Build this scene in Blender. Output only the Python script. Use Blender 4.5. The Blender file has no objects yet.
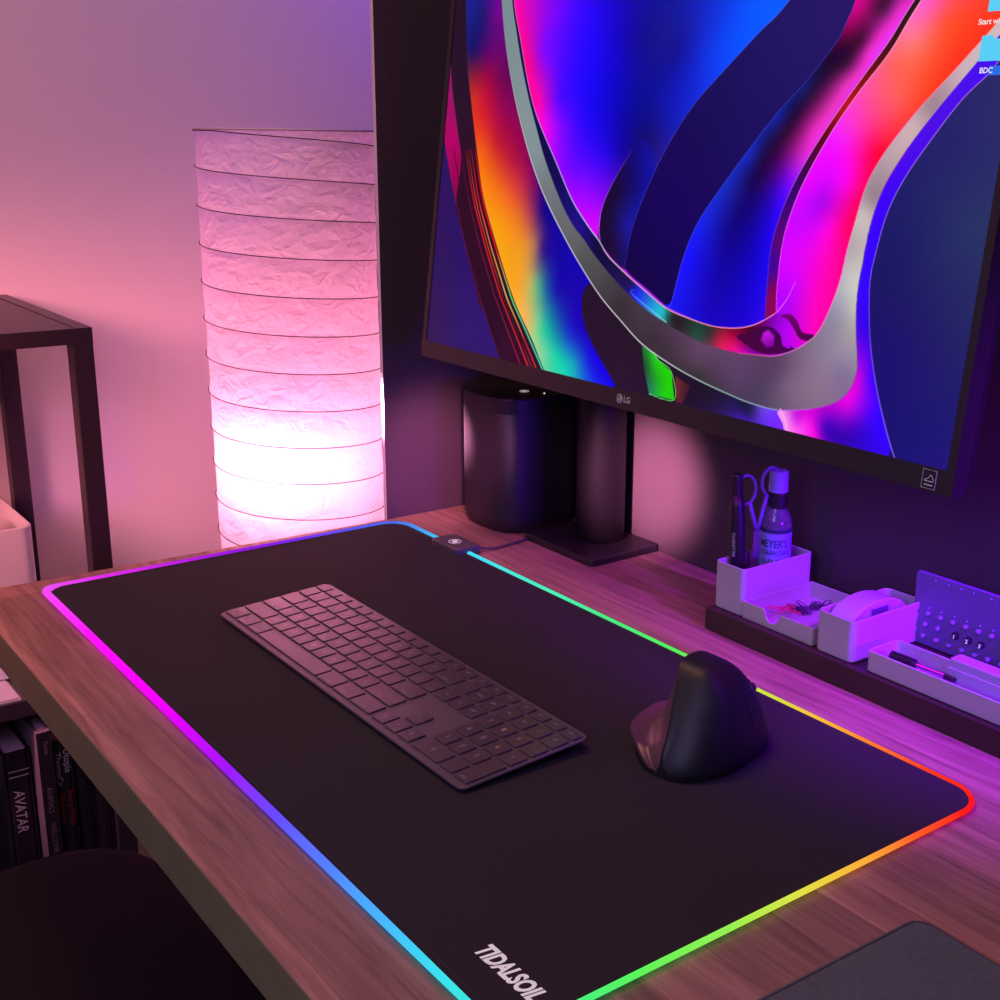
import bpy, bmesh, math, random
import numpy as np
from mathutils import Vector, Matrix
random.seed(7)
PI = math.pi
scn = bpy.context.scene
C = scn.collection

# ------------------------------------------------------------------ helpers
def s2l(c):
    c = c/255.0
    return c/12.92 if c <= .04045 else ((c+.055)/1.055)**2.4
def RGB(r, g, b): return (s2l(r), s2l(g), s2l(b), 1)

def mat(name, col, rough=.5, metal=0, spec=.5, noise=None, bump=None, emit=None, estr=1, coat=0):
    m = bpy.data.materials.new(name); m.use_nodes = True
    nt = m.node_tree; b = nt.nodes['Principled BSDF']
    b.inputs['Base Color'].default_value = (*col[:3], 1)
    b.inputs['Roughness'].default_value = rough
    b.inputs['Metallic'].default_value = metal
    b.inputs['Specular IOR Level'].default_value = spec
    b.inputs['Coat Weight'].default_value = coat; b.inputs['Coat Roughness'].default_value = .30
    tc = nt.nodes.new('ShaderNodeTexCoord')
    if noise:
        sc, amt = noise
        n = nt.nodes.new('ShaderNodeTexNoise'); n.inputs['Scale'].default_value = sc; n.inputs['Detail'].default_value = 5
        nt.links.new(tc.outputs['Object'], n.inputs['Vector'])
        r = nt.nodes.new('ShaderNodeMapRange'); r.inputs['To Min'].default_value = 1-amt; r.inputs['To Max'].default_value = 1+amt
        nt.links.new(n.outputs['Fac'], r.inputs['Value'])
        mx = nt.nodes.new('ShaderNodeVectorMath'); mx.operation = 'SCALE'
        mx.inputs[0].default_value = col[:3]
        nt.links.new(r.outputs['Result'], mx.inputs['Scale'])
        nt.links.new(mx.outputs['Vector'], b.inputs['Base Color'])
    if bump:
        sc, st, dist = bump
        n = nt.nodes.new('ShaderNodeTexNoise'); n.inputs['Scale'].default_value = sc; n.inputs['Detail'].default_value = 4
        nt.links.new(tc.outputs['Object'], n.inputs['Vector'])
        bp = nt.nodes.new('ShaderNodeBump'); bp.inputs['Strength'].default_value = st; bp.inputs['Distance'].default_value = dist
        nt.links.new(n.outputs['Fac'], bp.inputs['Height']); nt.links.new(bp.outputs['Normal'], b.inputs['Normal'])
    if emit:
        b.inputs['Emission Color'].default_value = (*emit[:3], 1); b.inputs['Emission Strength'].default_value = estr
    return m

def obj(name, bm, mats, parent=None, loc=None, rot=None, smooth=False, bev=0, seg=2, ang=35):
    me = bm if isinstance(bm, bpy.types.Mesh) else None
    if me is None:
        bmesh.ops.recalc_face_normals(bm, faces=bm.faces)
        me = bpy.data.meshes.new(name); bm.to_mesh(me); bm.free()
    if not isinstance(mats, (list, tuple)): mats = [mats]
    if not len(me.materials):
        for m in mats: me.materials.append(m)
    if smooth: me.polygons.foreach_set('use_smooth', [True]*len(me.polygons))
    o = bpy.data.objects.new(name, me); C.objects.link(o)
    if parent: o.parent = parent
    if loc is not None: o.location = loc
    if rot is not None: o.rotation_euler = rot
    if bev:
        md = o.modifiers.new('bevel', 'BEVEL'); md.width = bev; md.segments = seg; md.limit_method = 'ANGLE'; md.angle_limit = math.radians(ang)
    return o

def tag(o, label, cat, group=None, kind=None):
    o['label'] = label; o['category'] = cat
    if group: o['group'] = group
    if kind: o['kind'] = kind
    return o
def thing(name, label, cat, loc=(0, 0, 0), rotz=0, group=None):
    o = bpy.data.objects.new(name, None); o.empty_display_size = .02; C.objects.link(o)
    o.location = loc; o.rotation_euler = (0, 0, rotz)
    return tag(o, label, cat, group)
def struct(o): o['kind'] = 'structure'; return o

def box(bm, x0, x1, y0, y1, z0, z1, mi=0):
    v = [bm.verts.new(p) for p in ((x0,y0,z0),(x1,y0,z0),(x1,y1,z0),(x0,y1,z0),(x0,y0,z1),(x1,y0,z1),(x1,y1,z1),(x0,y1,z1))]
    for f in ((0,3,2,1),(4,5,6,7),(0,1,5,4),(1,2,6,5),(2,3,7,6),(3,0,4,7)):
        bm.faces.new([v[i] for i in f]).material_index = mi
def rrect(x0, x1, y0, y1, r, n=6):
    pts = []
    for cx, cy, a0 in ((x1-r,y1-r,0),(x0+r,y1-r,PI/2),(x0+r,y0+r,PI),(x1-r,y0+r,1.5*PI)):
        for k in range(n+1):
            a = a0+k*PI/2/n; pts.append((cx+r*math.cos(a), cy+r*math.sin(a)))
    return pts
def loft(bm, rings, closed=True, cap0=True, cap1=True, mi=0):
    R = [[bm.verts.new(p) for p in ring] for ring in rings]
    n = len(R[0])
    for a, b in zip(R, R[1:]):
        for i in range(n if closed else n-1):
            j = (i+1) % n
            bm.faces.new((a[i], a[j], b[j], b[i])).material_index = mi
    if cap0: bm.faces.new(list(reversed(R[0]))).material_index = mi
    if cap1: bm.faces.new(R[-1]).material_index = mi
    return R
def prism(bm, pts, z0, z1, mi=0):
    loft(bm, [[(x, y, z0) for x, y in pts], [(x, y, z1) for x, y in pts]], mi=mi)
def inset(pts, d):
    cx = sum(p[0] for p in pts)/len(pts); cy = sum(p[1] for p in pts)/len(pts)
    xs = [p[0] for p in pts]; ys = [p[1] for p in pts]
    hx = (max(xs)-min(xs))/2; hy = (max(ys)-min(ys))/2
    mx = (max(xs)+min(xs))/2; my = (max(ys)+min(ys))/2
    return [(mx+(p[0]-mx)*(hx-d)/hx, my+(p[1]-my)*(hy-d)/hy) for p in pts]
def soft_slab(bm, pts, z0, z1, r, n=4, mi=0):
    """prism with rounded top and bottom rims"""
    rings = []
    for k in range(n+1):
        a = PI/2*k/n; rings.append([(x, y, z0+r*(1-math.cos(PI/2-a)) if False else z0+r-r*math.cos(a)) for x, y in inset(pts, r-r*math.sin(a))])
    for k in range(n+1):
        a = PI/2*k/n; rings.append([(x, y, z1-r+r*math.sin(a)) for x, y in inset(pts, r-r*math.cos(a))])
    loft(bm, rings, mi=mi)
def open_box(bm, x0, x1, y0, y1, z0, z1, r, t, floor=.002, mi=0):
    o = rrect(x0, x1, y0, y1, r); i = rrect(x0+t, x1-t, y0+t, y1-t, max(r-t, .0008))
    e = t*.3
    om = inset(o, e); im = inset(i, -e)
    rings = [[(x,y,z0) for x,y in inset(o, .001)], [(x,y,z0+.001) for x,y in o], [(x,y,z1-e) for x,y in o], [(x,y,z1) for x,y in om], [(x,y,z1) for x,y in im], [(x,y,z1-e) for x,y in i], [(x,y,z0+floor) for x,y in i]]
    loft(bm, rings, mi=mi)
def lathe(bm, prof, n=32, cx=0, cy=0, mi=0, cap=True):
    loft(bm, [[(cx+r*math.cos(2*PI*k/n), cy+r*math.sin(2*PI*k/n), z) for k in range(n)] for r, z in prof], cap0=cap, cap1=cap, mi=mi)
def cyl(bm, cx, cy, z0, z1, r, n=24, mi=0): lathe(bm, [(r, z0), (r, z1)], n, cx, cy, mi)
def tube(bm, pts, rad, n=8, closed=False, mi=0, flat=1.0):
    P = [Vector(p) for p in pts]; N = len(P); rings = []
    up0 = None
    for i in range(N):
        if closed: d = P[(i+1) % N]-P[i-1]
        else: d = P[min(i+1, N-1)]-P[max(i-1, 0)]
        d.normalize()
        if up0 is None:
            up = Vector((0,0,1)) if abs(d.z) < .9 else Vector((1,0,0))
        else: up = up0
        s = d.cross(up).normalized(); up = s.cross(d).normalized(); up0 = up
        r = rad[i] if isinstance(rad, (list, tuple)) else rad
        rings.append([tuple(P[i]+s*r*math.cos(2*PI*k/n)+up*r*flat*math.sin(2*PI*k/n)) for k in range(n)])
    if closed: rings.append(rings[0])
    loft(bm, rings, cap0=not closed, cap1=not closed, mi=mi)
    if closed: bmesh.ops.remove_doubles(bm, verts=bm.verts, dist=1e-6)
def sphere(bm, c, r, n=16, mi=0, sc=(1,1,1)):
    res = bmesh.ops.create_uvsphere(bm, u_segments=n, v_segments=max(6, n//2), radius=r, matrix=Matrix.Translation(c) @ Matrix.Diagonal((*sc, 1)))
    for v in res['verts']:
        for f in v.link_faces: f.material_index = mi
def catmull(P, n=8, closed=False):
    out = []; N = len(P)
    rng = range(N if closed else N-1)
    for i in rng:
        p0 = P[i-1] if (closed or i > 0) else P[0]; p1 = P[i]; p2 = P[(i+1) % N]
        p3 = P[(i+2) % N] if (closed or i+2 < N) else P[-1]
        for k in range(n):
            t = k/n
            out.append(tuple(.5*((2*b)+(-a+c)*t+(2*a-5*b+4*c-d)*t*t+(-a+3*b-3*c+d)*t**3) for a, b, c, d in zip(p0, p1, p2, p3)))
    if not closed: out.append(tuple(P[-1]))
    return out
_tc = {}
def text_bm(bm, s, size, M, mi=0, sx=1, shear=0, bold=0, align='CENTER', depth=.00012, valign='CENTER', fn=None):
    key = (s, align, shear, bold, valign)
    if key not in _tc:
        cu = bpy.data.curves.new('t', 'FONT'); cu.body = s; cu.align_x = align; cu.align_y = valign; cu.size = 1; cu.shear = shear
        cu.offset = bold; cu.resolution_u = 3
        o = bpy.data.objects.new('t', cu); C.objects.link(o)
        dg = bpy.context.evaluated_depsgraph_get()
        me = bpy.data.meshes.new_from_object(o.evaluated_get(dg))
        _tc[key] = ([tuple(v.co) for v in me.vertices], [tuple(p.vertices) for p in me.polygons])
        bpy.data.objects.remove(o); bpy.data.meshes.remove(me); bpy.data.curves.remove(cu)
    vs, fs = _tc[key]
    nv = []
    for x, y, z in vs:
        q = Vector((x*size*sx, y*size, depth))
        nv.append(bm.verts.new(fn(q) if fn else M @ q))
    for f in fs:
        try: bm.faces.new([nv[i] for i in f]).material_index = mi
        except ValueError: pass
def dup(root, loc=None, rot=None, label=None, group=None):
    r = root.copy(); C.objects.link(r)
    if loc is not None: r.location = loc
    if rot is not None: r.rotation_euler = rot
    if label: r['label'] = label
    if group: r['group'] = group
    for ch in list(root.children):
        c = ch.copy(); C.objects.link(c); c.parent = r
        for g in list(ch.children):
            d = g.copy(); C.objects.link(d); d.parent = c
    return r
def ray_mat(o, **kw): pass

# ------------------------------------------------------------------ materials
WHITE = mat('white_plastic', (.50, .49, .52), .45)
BLACK = mat('black_metal', (.017, .012, .016), .42, noise=(40, .2))
BLACKP = mat('black_plastic', (.018, .014, .018), .38)
CHIN = mat('monitor_bezel', (.028, .02, .026), .45)
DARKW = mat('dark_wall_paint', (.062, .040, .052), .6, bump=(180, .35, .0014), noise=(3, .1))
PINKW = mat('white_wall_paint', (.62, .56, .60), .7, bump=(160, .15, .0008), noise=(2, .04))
CARPET = mat('floor_carpet', (.05, .035, .045), .95, bump=(400, .5, .002))
ALU = mat('space_grey_metal', (.13, .10, .12), .36, metal=.2, coat=.6)
KEYM = mat('black_key', (.050, .034, .045), .36, spec=.8, noise=(20, .05), coat=.9)
LEGEND = mat('key_legend', (.48, .38, .43), .6)
FABRIC = mat('mat_cloth', (.036, .030, .038), .9, spec=.1, bump=(1500, .3, .0004), noise=(6, .12))
STITCH = mat('stitching', (.035, .028, .032), .9)
GREYF = mat('grey_felt', (.12, .14, .17), .95, spec=.1, bump=(900, .8, .001), noise=(300, .25))
CHAIRF = mat('chair_fabric', (.010, .006, .009), .9, spec=.2, bump=(700, .6, .001), noise=(120, .3))
GLASSM = mat('bottle_clear', (.45, .35, .6), .12); GLASSM.node_tree.nodes['Principled BSDF'].inputs['Transmission Weight'].default_value = .75
CHROME = mat('steel', (.6, .55, .6), .25, metal=1)
WLOGO = mat('white_print_glow', (.75, .75, .75), .6, emit=(.8,.8,.8), estr=.35)  # print given a glow of its own, though it is no lamp
GLOGO = mat('grey_print_glow', (.35, .33, .35), .5, emit=(.5,.45,.5), estr=.12)  # faint glow added to plain grey print

def wood_material():
    m = bpy.data.materials.new('walnut_stave_wood'); m.use_nodes = True
    nt = m.node_tree; N = nt.nodes; L = nt.links; b = N['Principled BSDF']
    tc = N.new('ShaderNodeTexCoord')
    br = N.new('ShaderNodeTexBrick'); br.inputs['Scale'].default_value = 1
    br.inputs['Brick Width'].default_value = .62; br.inputs['Row Height'].default_value = .047
    br.inputs['Mortar Size'].default_value = .0003; br.inputs['Bias'].default_value = 0
    br.inputs['Color1'].default_value = (.62, .62, .62, 1); br.inputs['Color2'].default_value = (1.2, 1.15, 1.1, 1); br.inputs['Mortar'].default_value = (.55, .5, .5, 1)
    L.new(tc.outputs['Object'], br.inputs['Vector'])
    mp = N.new('ShaderNodeMapping'); mp.inputs['Scale'].default_value = (4, 60, 60); L.new(tc.outputs['Object'], mp.inputs['Vector'])
    n1 = N.new('ShaderNodeTexNoise'); n1.inputs['Scale'].default_value = 2.2; n1.inputs['Detail'].default_value = 8; n1.inputs['Distortion'].default_value = .8
    L.new(mp.outputs['Vector'], n1.inputs['Vector'])
    cr = N.new('ShaderNodeValToRGB')
    cr.color_ramp.elements[0].position = .3; cr.color_ramp.elements[0].color = (.24, .115, .105, 1)
    cr.color_ramp.elements[1].position = .72; cr.color_ramp.elements[1].color = (.50, .26, .23, 1)
    L.new(n1.outputs['Fac'], cr.inputs['Fac'])
    mx = N.new('ShaderNodeMix'); mx.data_type = 'RGBA'; mx.blend_type = 'MULTIPLY'; mx.inputs['Factor'].default_value = .75
    L.new(cr.outputs['Color'], mx.inputs['A']); L.new(br.outputs['Color'], mx.inputs['B'])
    L.new(mx.outputs['Result'], b.inputs['Base Color'])
    b.inputs['Roughness'].default_value = .5; b.inputs['Specular IOR Level'].default_value = .4
    bp = N.new('ShaderNodeBump'); bp.inputs['Strength'].default_value = .25; bp.inputs['Distance'].default_value = .0006
    L.new(n1.outputs['Fac'], bp.inputs['Height']); L.new(bp.outputs['Normal'], b.inputs['Normal'])
    return m
WOOD = wood_material()
FRONTW = mat('desk_edge_wood', (.24, .20, .085), .85, spec=.08, noise=(30, .15))
DWOOD = mat('dark_wood_riser', (.038, .018, .018), .5, noise=(25, .2))

# ------------------------------------------------------------------ setting
FZ = -.75
bm = bmesh.new(); box(bm, -.60, 2.6, -2.4, 1.6, FZ-.05, FZ); struct(obj('floor', bm, CARPET))
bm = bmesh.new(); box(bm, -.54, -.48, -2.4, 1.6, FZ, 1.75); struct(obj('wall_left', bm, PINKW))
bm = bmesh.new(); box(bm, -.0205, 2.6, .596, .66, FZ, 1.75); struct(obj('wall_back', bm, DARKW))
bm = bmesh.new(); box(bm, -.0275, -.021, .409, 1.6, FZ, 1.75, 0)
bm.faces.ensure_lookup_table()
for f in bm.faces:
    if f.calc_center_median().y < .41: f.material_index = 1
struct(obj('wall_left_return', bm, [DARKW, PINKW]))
bm = bmesh.new(); box(bm, -.60, 2.6, -2.4, 1.6, 1.75, 1.8); struct(obj('ceiling', bm, PINKW))

# ------------------------------------------------------------------ desk
desk = thing('desk', 'long walnut-brown wooden desk with striped staves under the black mat', 'desk', (0, 0, FZ))
def ps(*a): return [(x, y) for x, y in a]
bm = bmesh.new()
prism(bm, [(-.037,-.060),(1.55,-.060),(1.55,.5955),(-.0195,.5955),(-.0200,.405)], -.039, 0)
bm.normal_update()
for f in bm.faces:
    if f.calc_center_median().y < -.05 : f.material_index = 1
top = obj('desktop', bm, [WOOD, FRONTW], desk, (0, 0, -FZ), bev=.0015)
for x, y in ((.62, -.02), (1.45, -.02), (.0, .55), (1.45, .55)):
    bm = bmesh.new(); box(bm, x, x+.05, y-.02, y+.02, 0, .71); obj('leg', bm, BLACK, desk, bev=.002)

# ------------------------------------------------------------------ mouse mat
mm = thing('desk_mat', 'large black desk mat with a glowing rainbow edge and white lettering', 'desk mat', (.4121, .2078, .0002))
W, H = .8243, .4156
hw, hh = W/2, H/2
bm = bmesh.new(); prism(bm, rrect(-hw+.005, hw-.005, -hh+.005, hh-.005, .024, 8), 0, .0036)
obj('mat_cloth', bm, FABRIC, mm, bev=.001)
def path_rr(hw, hh, r, n=14, step=.006):
    pts = []; r0 = r
    cs = [(-hw+r, hh-r, PI/2, PI, 1), (-hw+r, -hh+r, PI, 1.5*PI, 1), (hw-r, -hh+r, 1.5*PI, 2*PI, 1), (hw-r, hh-r, 0, PI/2, 1)]
    rl = min(r0, .013)
    cs[1] = (-hw+rl, -hh+rl, PI, 1.5*PI, 1)
    for i, (cx, cy, a0, a1, _) in enumerate(cs):
        r = rl if i == 1 else r0
        for k in range(n+1):
            a = a0+(a1-a0)*k/n; pts.append((cx+r*math.cos(a), cy+r*math.sin(a)))
        nx = cs[(i+1) % 4]; r2 = rl if (i+1) % 4 == 1 else r0; q = (nx[0]+r2*math.cos(nx[2]), nx[1]+r2*math.sin(nx[2])); p = pts[-1]
        L = math.hypot(q[0]-p[0], q[1]-p[1]); m = int(L/step)
        for k in range(1, m): pts.append((p[0]+(q[0]-p[0])*k/m, p[1]+(q[1]-p[1])*k/m))
    return pts
# colour stops: (x,y from the mat's left-front corner, sRGB)
ST = [(0,.4156,(70,110,240)),(0,.36,(80,90,235)),(0,.28,(120,40,235)),(0,.21,(150,20,225)),(0,.14,(190,30,225)),(0,.06,(225,45,235)),(0,0,(240,80,245)),
      (.06,0,(255,60,250)),(.16,0,(255,20,250)),(.30,0,(255,0,255)),(.38,0,(225,0,255)),(.47,0,(160,20,255)),(.55,0,(105,70,255)),(.63,0,(85,130,255)),(.70,0,(70,185,255)),(.76,0,(60,225,240)),(.8243,0,(60,235,190)),
      (.8243,.03,(60,240,140)),(.8243,.09,(90,245,90)),(.8243,.16,(150,240,80)),(.8243,.22,(225,225,70)),(.8243,.28,(255,170,60)),(.8243,.33,(255,90,40)),(.8243,.38,(255,30,20)),(.8243,.4156,(255,10,15)),
      (.77,.4156,(255,60,20)),(.72,.4156,(255,120,40)),(.66,.4156,(245,195,60)),(.59,.4156,(190,235,70)),(.50,.4156,(90,240,90)),(.40,.4156,(70,235,130)),(.30,.4156,(80,240,190)),(.20,.4156,(70,225,235)),(.10,.4156,(70,200,250)),(.05,.4156,(70,150,250))]
def perim(x, y):
    x = min(max(x, 0), W); y = min(max(y, 0), H)
    d = [x, y, W-x, H-y]; k = d.index(min(d))
    return [H-y, H+x, H+W+y, 2*H+W+(W-x)][k]
SP = sorted([(perim(x, y) if not (x == 0 and y == .4156) else 0, [s2l(v) for v in c]) for x, y, c in ST], key=lambda t: t[0])
TOT = 2*(W+H)
def strip_col(x, y):
    s = perim(x, y)
    ext = [(SP[-1][0]-TOT, SP[-1][1])]+SP+[(SP[0][0]+TOT, SP[0][1])]
    for (a, ca), (b, cb) in zip(ext, ext[1:]):
        if a <= s <= b:
            t = (s-a)/max(b-a, 1e-6); return [u*(1-t)+v*t for u, v in zip(ca, cb)]
    return SP[0][1]
pp = path_rr(hw-.0035, hh-.0035, .028)
def strip_r(x, y):
    fx = min(1, max(0, (x+hw)/W)); fy = min(1, max(0, (y+hh)/H))
    front = .0037-.0017*fx**4; back = .0034-.0012*fx
    r = front*(1-fy)+back*fy
    return r
bm = bmesh.new(); tube(bm, [(x, y, .0030) for x, y in pp], [strip_r(x, y) for x, y in pp], 8, closed=True, flat=.85)
cl = bm.verts.layers.float_color.new('Col')
for v in bm.verts:
    c = strip_col(v.co.x+hw, v.co.y+hh); v[cl] = (*c, 1)
def emis_attr(name, strength, rough=.3, specmix=0.0):
    m = bpy.data.materials.new(name); m.use_nodes = True; nt = m.node_tree
    b = nt.nodes['Principled BSDF']; b.inputs['Base Color'].default_value = (.003, .003, .003, 1); b.inputs['Roughness'].default_value = rough
    b.inputs['Specular IOR Level'].default_value = specmix
    a = nt.nodes.new('ShaderNodeAttribute'); a.attribute_name = 'Col'
    nt.links.new(a.outputs['Color'], b.inputs['Emission Color']); b.inputs['Emission Strength'].default_value = strength
    return m
STRIPM = emis_attr('led_edge_glow', 1.0)
s_ = obj('light_strip', bm, STRIPM, mm, smooth=True); s_['label'] = 'thin glowing rainbow tube round the mat edge'
# stitching just inside the strip
bm = bmesh.new(); ip = path_rr(hw-.0100, hh-.0100, .020, step=.003)
tube(bm, [(x, y, .0036) for x, y in ip], .0004, 5, closed=True)
for i in range(0, len(ip), 1):
    a = Vector((*ip[i], .0037)); b = Vector((*ip[(i+1) % len(ip)], .0037)); d = (b-a); n = Vector((-d.y, d.x, 0)).normalized()*.0018
    if d.length > .02: continue
    tube(bm, [a-n, b+n], .00018, 4)
obj('stitching', bm, STITCH, mm)
bm = bmesh.new()
text_bm(bm, 'TIDALSOIL', .0165, Matrix.Translation((.7505-.4121, .0345-.2078, .0038)), sx=.70, shear=.22, bold=.04, align='LEFT')
t_ = obj('lettering', bm, WLOGO, mm); t_['label'] = 'white slanted brand lettering'
# controller box on the rear edge
ctl = obj('controller', (lambda b: (soft_slab(b, rrect(-.027, .027, -.015, .017, .004), 0, .009, .0015), b)[1])(bmesh.new()), mat('controller_plastic', (.10, .08, .10), .4), mm, (.1285-.4121, .411-.2078, .001), smooth=False)
ctl['label'] = 'small grey control box with a white ring symbol'
bm = bmesh.new(); tube(bm, [(.0068*math.cos(a*PI/12), .0068*math.sin(a*PI/12), .0092) for a in range(24)], .0004, 4, closed=True)
cyl(bm, 0, 0, .009, .0094, .0034, 16)
obj('ring_symbol', bm, WLOGO, ctl)
bm = bmesh.new(); tube(bm, [(x-.4121, y-.2078, z) for x, y, z in catmull([(.146,.425,.005),(.152,.445,.0022),(.150,.475,.002),(.143,.51,.002),(.148,.55,.002),(.140,.583,.002)], 8)], .0014, 6)
obj('cable', bm, mat('cable_grey', (.12, .08, .11), .4), mm)

# ------------------------------------------------------------------ keyboard
kb = thing('keyboard', 'slim dark grey full-size keyboard with number pad lying on the black mat', 'keyboard', (.1814, .1143, .0042), .0086)
KW, KD = .4187, .1149
tilt = math.atan((.0102-.0042)/KD)
def ktop(y): return .0042+y*math.tan(tilt)
bm = bmesh.new()
pts = rrect(0, KW, 0, KD, .007)
loft(bm, [[(x, y, ktop(y)-.0034) for x, y in inset(pts, .007)], [(x, y, ktop(y)-.0026) for x, y in inset(pts, .0016)], [(x, y, ktop(y)-.0016) for x, y in pts], [(x, y, ktop(y)-.0006) for x, y in pts], [(x, y, ktop(y)) for x, y in inset(pts, .0006)]])
obj('case', bm, ALU, kb)
bm = bmesh.new(); box(bm, .04, KW-.04, KD-.030, KD-.018, 0, .0060); box(bm, .04, KW-.04, .012, .020, 0, .0018); obj('foot', bm, BLACKP, kb, bev=.001)
U = .01905
mx_ = (KW-21.78*U)/2
rows = []   # (x units, row y0, width units, depth, legend)
Y0 = .0048; RP = .0188; FD = .0128
def ry(i): return Y0+i*RP
def addrow(i, x, items, dep=RP):
    for w, s in items:
        if s is not None: rows.append((x, ry(i), w, dep, s))
        x += w
f14 = 14.5/14
addrow(0, 0, [(1.25,'control'),(1.25,'option'),(1.25,'command'),(6,''),(1.5,'command'),(1.5,'option'),(1.75,'control')])
addrow(1, 0, [(2.25,'shift')]+[(1,c) for c in 'ZXCVBNM,./']+[(2.25,'shift')])
addrow(2, 0, [(1.75,'caps')]+[(1,c) for c in "ASDFGHJKL;'"]+[(1.75,'return')])
addrow(3, 0, [(1.5,'tab')]+[(1,c) for c in 'QWERTYUIOP[]']+[(1,'\\')])
addrow(4, 0, [(1,c) for c in '`1234567890-=']+[(1.5,'delete')])
addrow(5, 0, [(f14,s) for s in ['esc']+['F%d' % k for k in range(1, 13)]+['eject']], FD)
nx = 14.64
addrow(0, nx, [(1,'<'),(1,'v'),(1,'>')]); addrow(1, nx+1, [(1,'^')])
addrow(3, nx, [(1,'del'),(1,'end'),(1,'pgdn')]); addrow(4, nx, [(1,'fn'),(1,'home'),(1,'pgup')]); addrow(5, nx, [(1,'F13'),(1,'F14'),(1,'F15')], FD)
px_ = nx+3.14
addrow(0, px_, [(2,'0'),(1,'.')])
addrow(1, px_, [(1,'1'),(1,'2'),(1,'3')]); rows.append((px_+3, ry(0), 1, RP*2, 'enter'))
addrow(2, px_, [(1,'4'),(1,'5'),(1,'6'),(1,'+')]); addrow(3, px_, [(1,'7'),(1,'8'),(1,'9'),(1,'-')])
addrow(4, px_, [(1,'clear'),(1,'='),(1,'/'),(1,'*')]); addrow(5, px_, [(1,'F16'),(1,'F17'),(1,'F18'),(1,'F19')], FD)
G = .0011
def add_key(bm, k):
    x, y, w, d, s = k
    x0 = mx_+x*U+G; x1 = mx_+(x+w)*U-G; y0 = y+G; y1 = y+d-G
    def z(yy, h): return ktop(yy)+h
    pts = rrect(x0, x1, y0, y1, .0016, 3)
    loft(bm, [[(a, b, z(b, -.0003)) for a, b in pts], [(a, b, z(b, .0011)) for a, b in pts], [(a, b, z(b, .0015)) for a, b in inset(pts, .0004)]], cap0=False)
    if s:
        cx, cy = (x0+x1)/2, (y0+y1)/2
        sz = .0062 if len(s) == 1 else .0032
        if s in ('shift','caps','return','tab','delete','enter','control','option','command'): cy = y0+.0035
        M = Matrix.Translation((cx, cy, z(cy, .0015))) @ Matrix.Rotation(tilt, 4, 'X')
        text_bm(bm, s, sz, M, mi=1, depth=.0002, bold=.01)
rows.sort(key=lambda k: (k[1] > ry(4)+.001 and k[0] < 9.2))
for k in rows[:100]:
    bm = bmesh.new(); add_key(bm, k); obj('key', bm, [KEYM, LEGEND], kb)
bm = bmesh.new()
for k in rows[100:]: add_key(bm, k)
o = obj('key_row_remainder', bm, [KEYM, LEGEND], kb); o['kind'] = 'stuff'

# ------------------------------------------------------------------ vertical mouse
mo = thing('vertical_mouse', 'tall black vertical ergonomic mouse with flared thumb rest beside the keyboard', 'mouse', (.6450, .3015, .0042), math.radians(14))
MB = mat('mouse_rubber', (.012, .011, .015), .5); MT = mat('mouse_thumb_rest', (.16, .085, .11), .35, metal=.3)
def prof(t, tab):
    for (a, va), (b, vb) in zip(tab, tab[1:]):
        if a <= t <= b: return va+(vb-va)*(t-a)/(b-a)
    return tab[-1][1] if t > tab[-1][0] else tab[0][1]
def smooth_tab(tab): return catmull([tuple(p) for p in tab], 8)
Ht = smooth_tab([(-.058,.010),(-.054,.019),(-.047,.031),(-.038,.045),(-.029,.057),(-.021,.067),(-.015,.0715),(-.006,.0725),(.006,.0710),(.018,.0685),(.027,.065),(.034,.059),(.042,.049),(.050,.036),(.056,.023),(.060,.012)])
Wr = smooth_tab([(-.058,.012),(-.054,.022),(-.046,.031),(-.034,.038),(-.016,.043),(.006,.044),(.026,.043),(.042,.033),(.052,.024),(.060,.010)])
Wl = smooth_tab([(-.058,.006),(-.054,.016),(-.046,.028),(-.034,.041),(-.018,.0495),(.0,.052),(.016,.052),(.030,.044),(.044,.032),(.054,.020),(.060,.008)])
Xr = smooth_tab([(-.058,.004),(-.046,.002),(-.030,-.004),(-.012,-.010),(.02,-.014),(.04,-.010),(.060,0)])
def xpl(t):
    h, xr = prof(t, Ht), prof(t, Xr); return xr+.001+.016*min(1, h/.072)**2
def side_pt(t, a, off=.0):
    h, wr = prof(t, Ht), prof(t, Wr); xp = xpl(t); b0 = .004*min(1, h/.02)
    return (xp+(wr-xp+off)*math.sin(a)**1.15, t, b0+(h-.0015-b0+off)*math.cos(a)**1.0)
def thumb_pt(t, s, off=0):
    h, wl, xr = prof(t, Ht), prof(t, Wl), prof(t, Xr); wz = min(.016, h*.5)
    return (-wl+.004+(xr+wl-.005)*s**.72-off, t, wz-.003*math.sin(PI*min(1, s*2))+(h-wz)*s**2.25)
NS = 44; rings = []
for i in range(NS+1):
    t = -.058+.118*(.5-.5*math.cos(PI*i/NS)); t = min(max(t, -.0579), .0599)
    h, wr, wl, xr = prof(t, Ht), prof(t, Wr), prof(t, Wl), prof(t, Xr)
    wz = min(.016, h*.5)
    ring = [(-wl*.86, t, .0), (-wl+.003, t, wz*.45), (-wl, t, wz*.85), (-wl+.0015, t, wz)]
    ring += [thumb_pt(t, k/14) for k in range(1, 15)]
    ring.append((xr+.001, t, h+.0002))
    ring += [side_pt(t, PI/2*k/14) for k in range(0, 15)]
    ring.append((wr*.92, t, 0))
    rings.append(ring)
bm = bmesh.new(); loft(bm, rings)
bm.normal_update()
for f in bm.faces:
    c = f.calc_center_median(); t = c.y
    if c.x < prof(t, Xr)-.001 and c.z > .004 and c.z < prof(t, Ht)-.001: f.material_index = 1
shl = obj('shell', bm, [MB, MT], mo, smooth=True)
for e in shl.data.edges: pass
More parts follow.
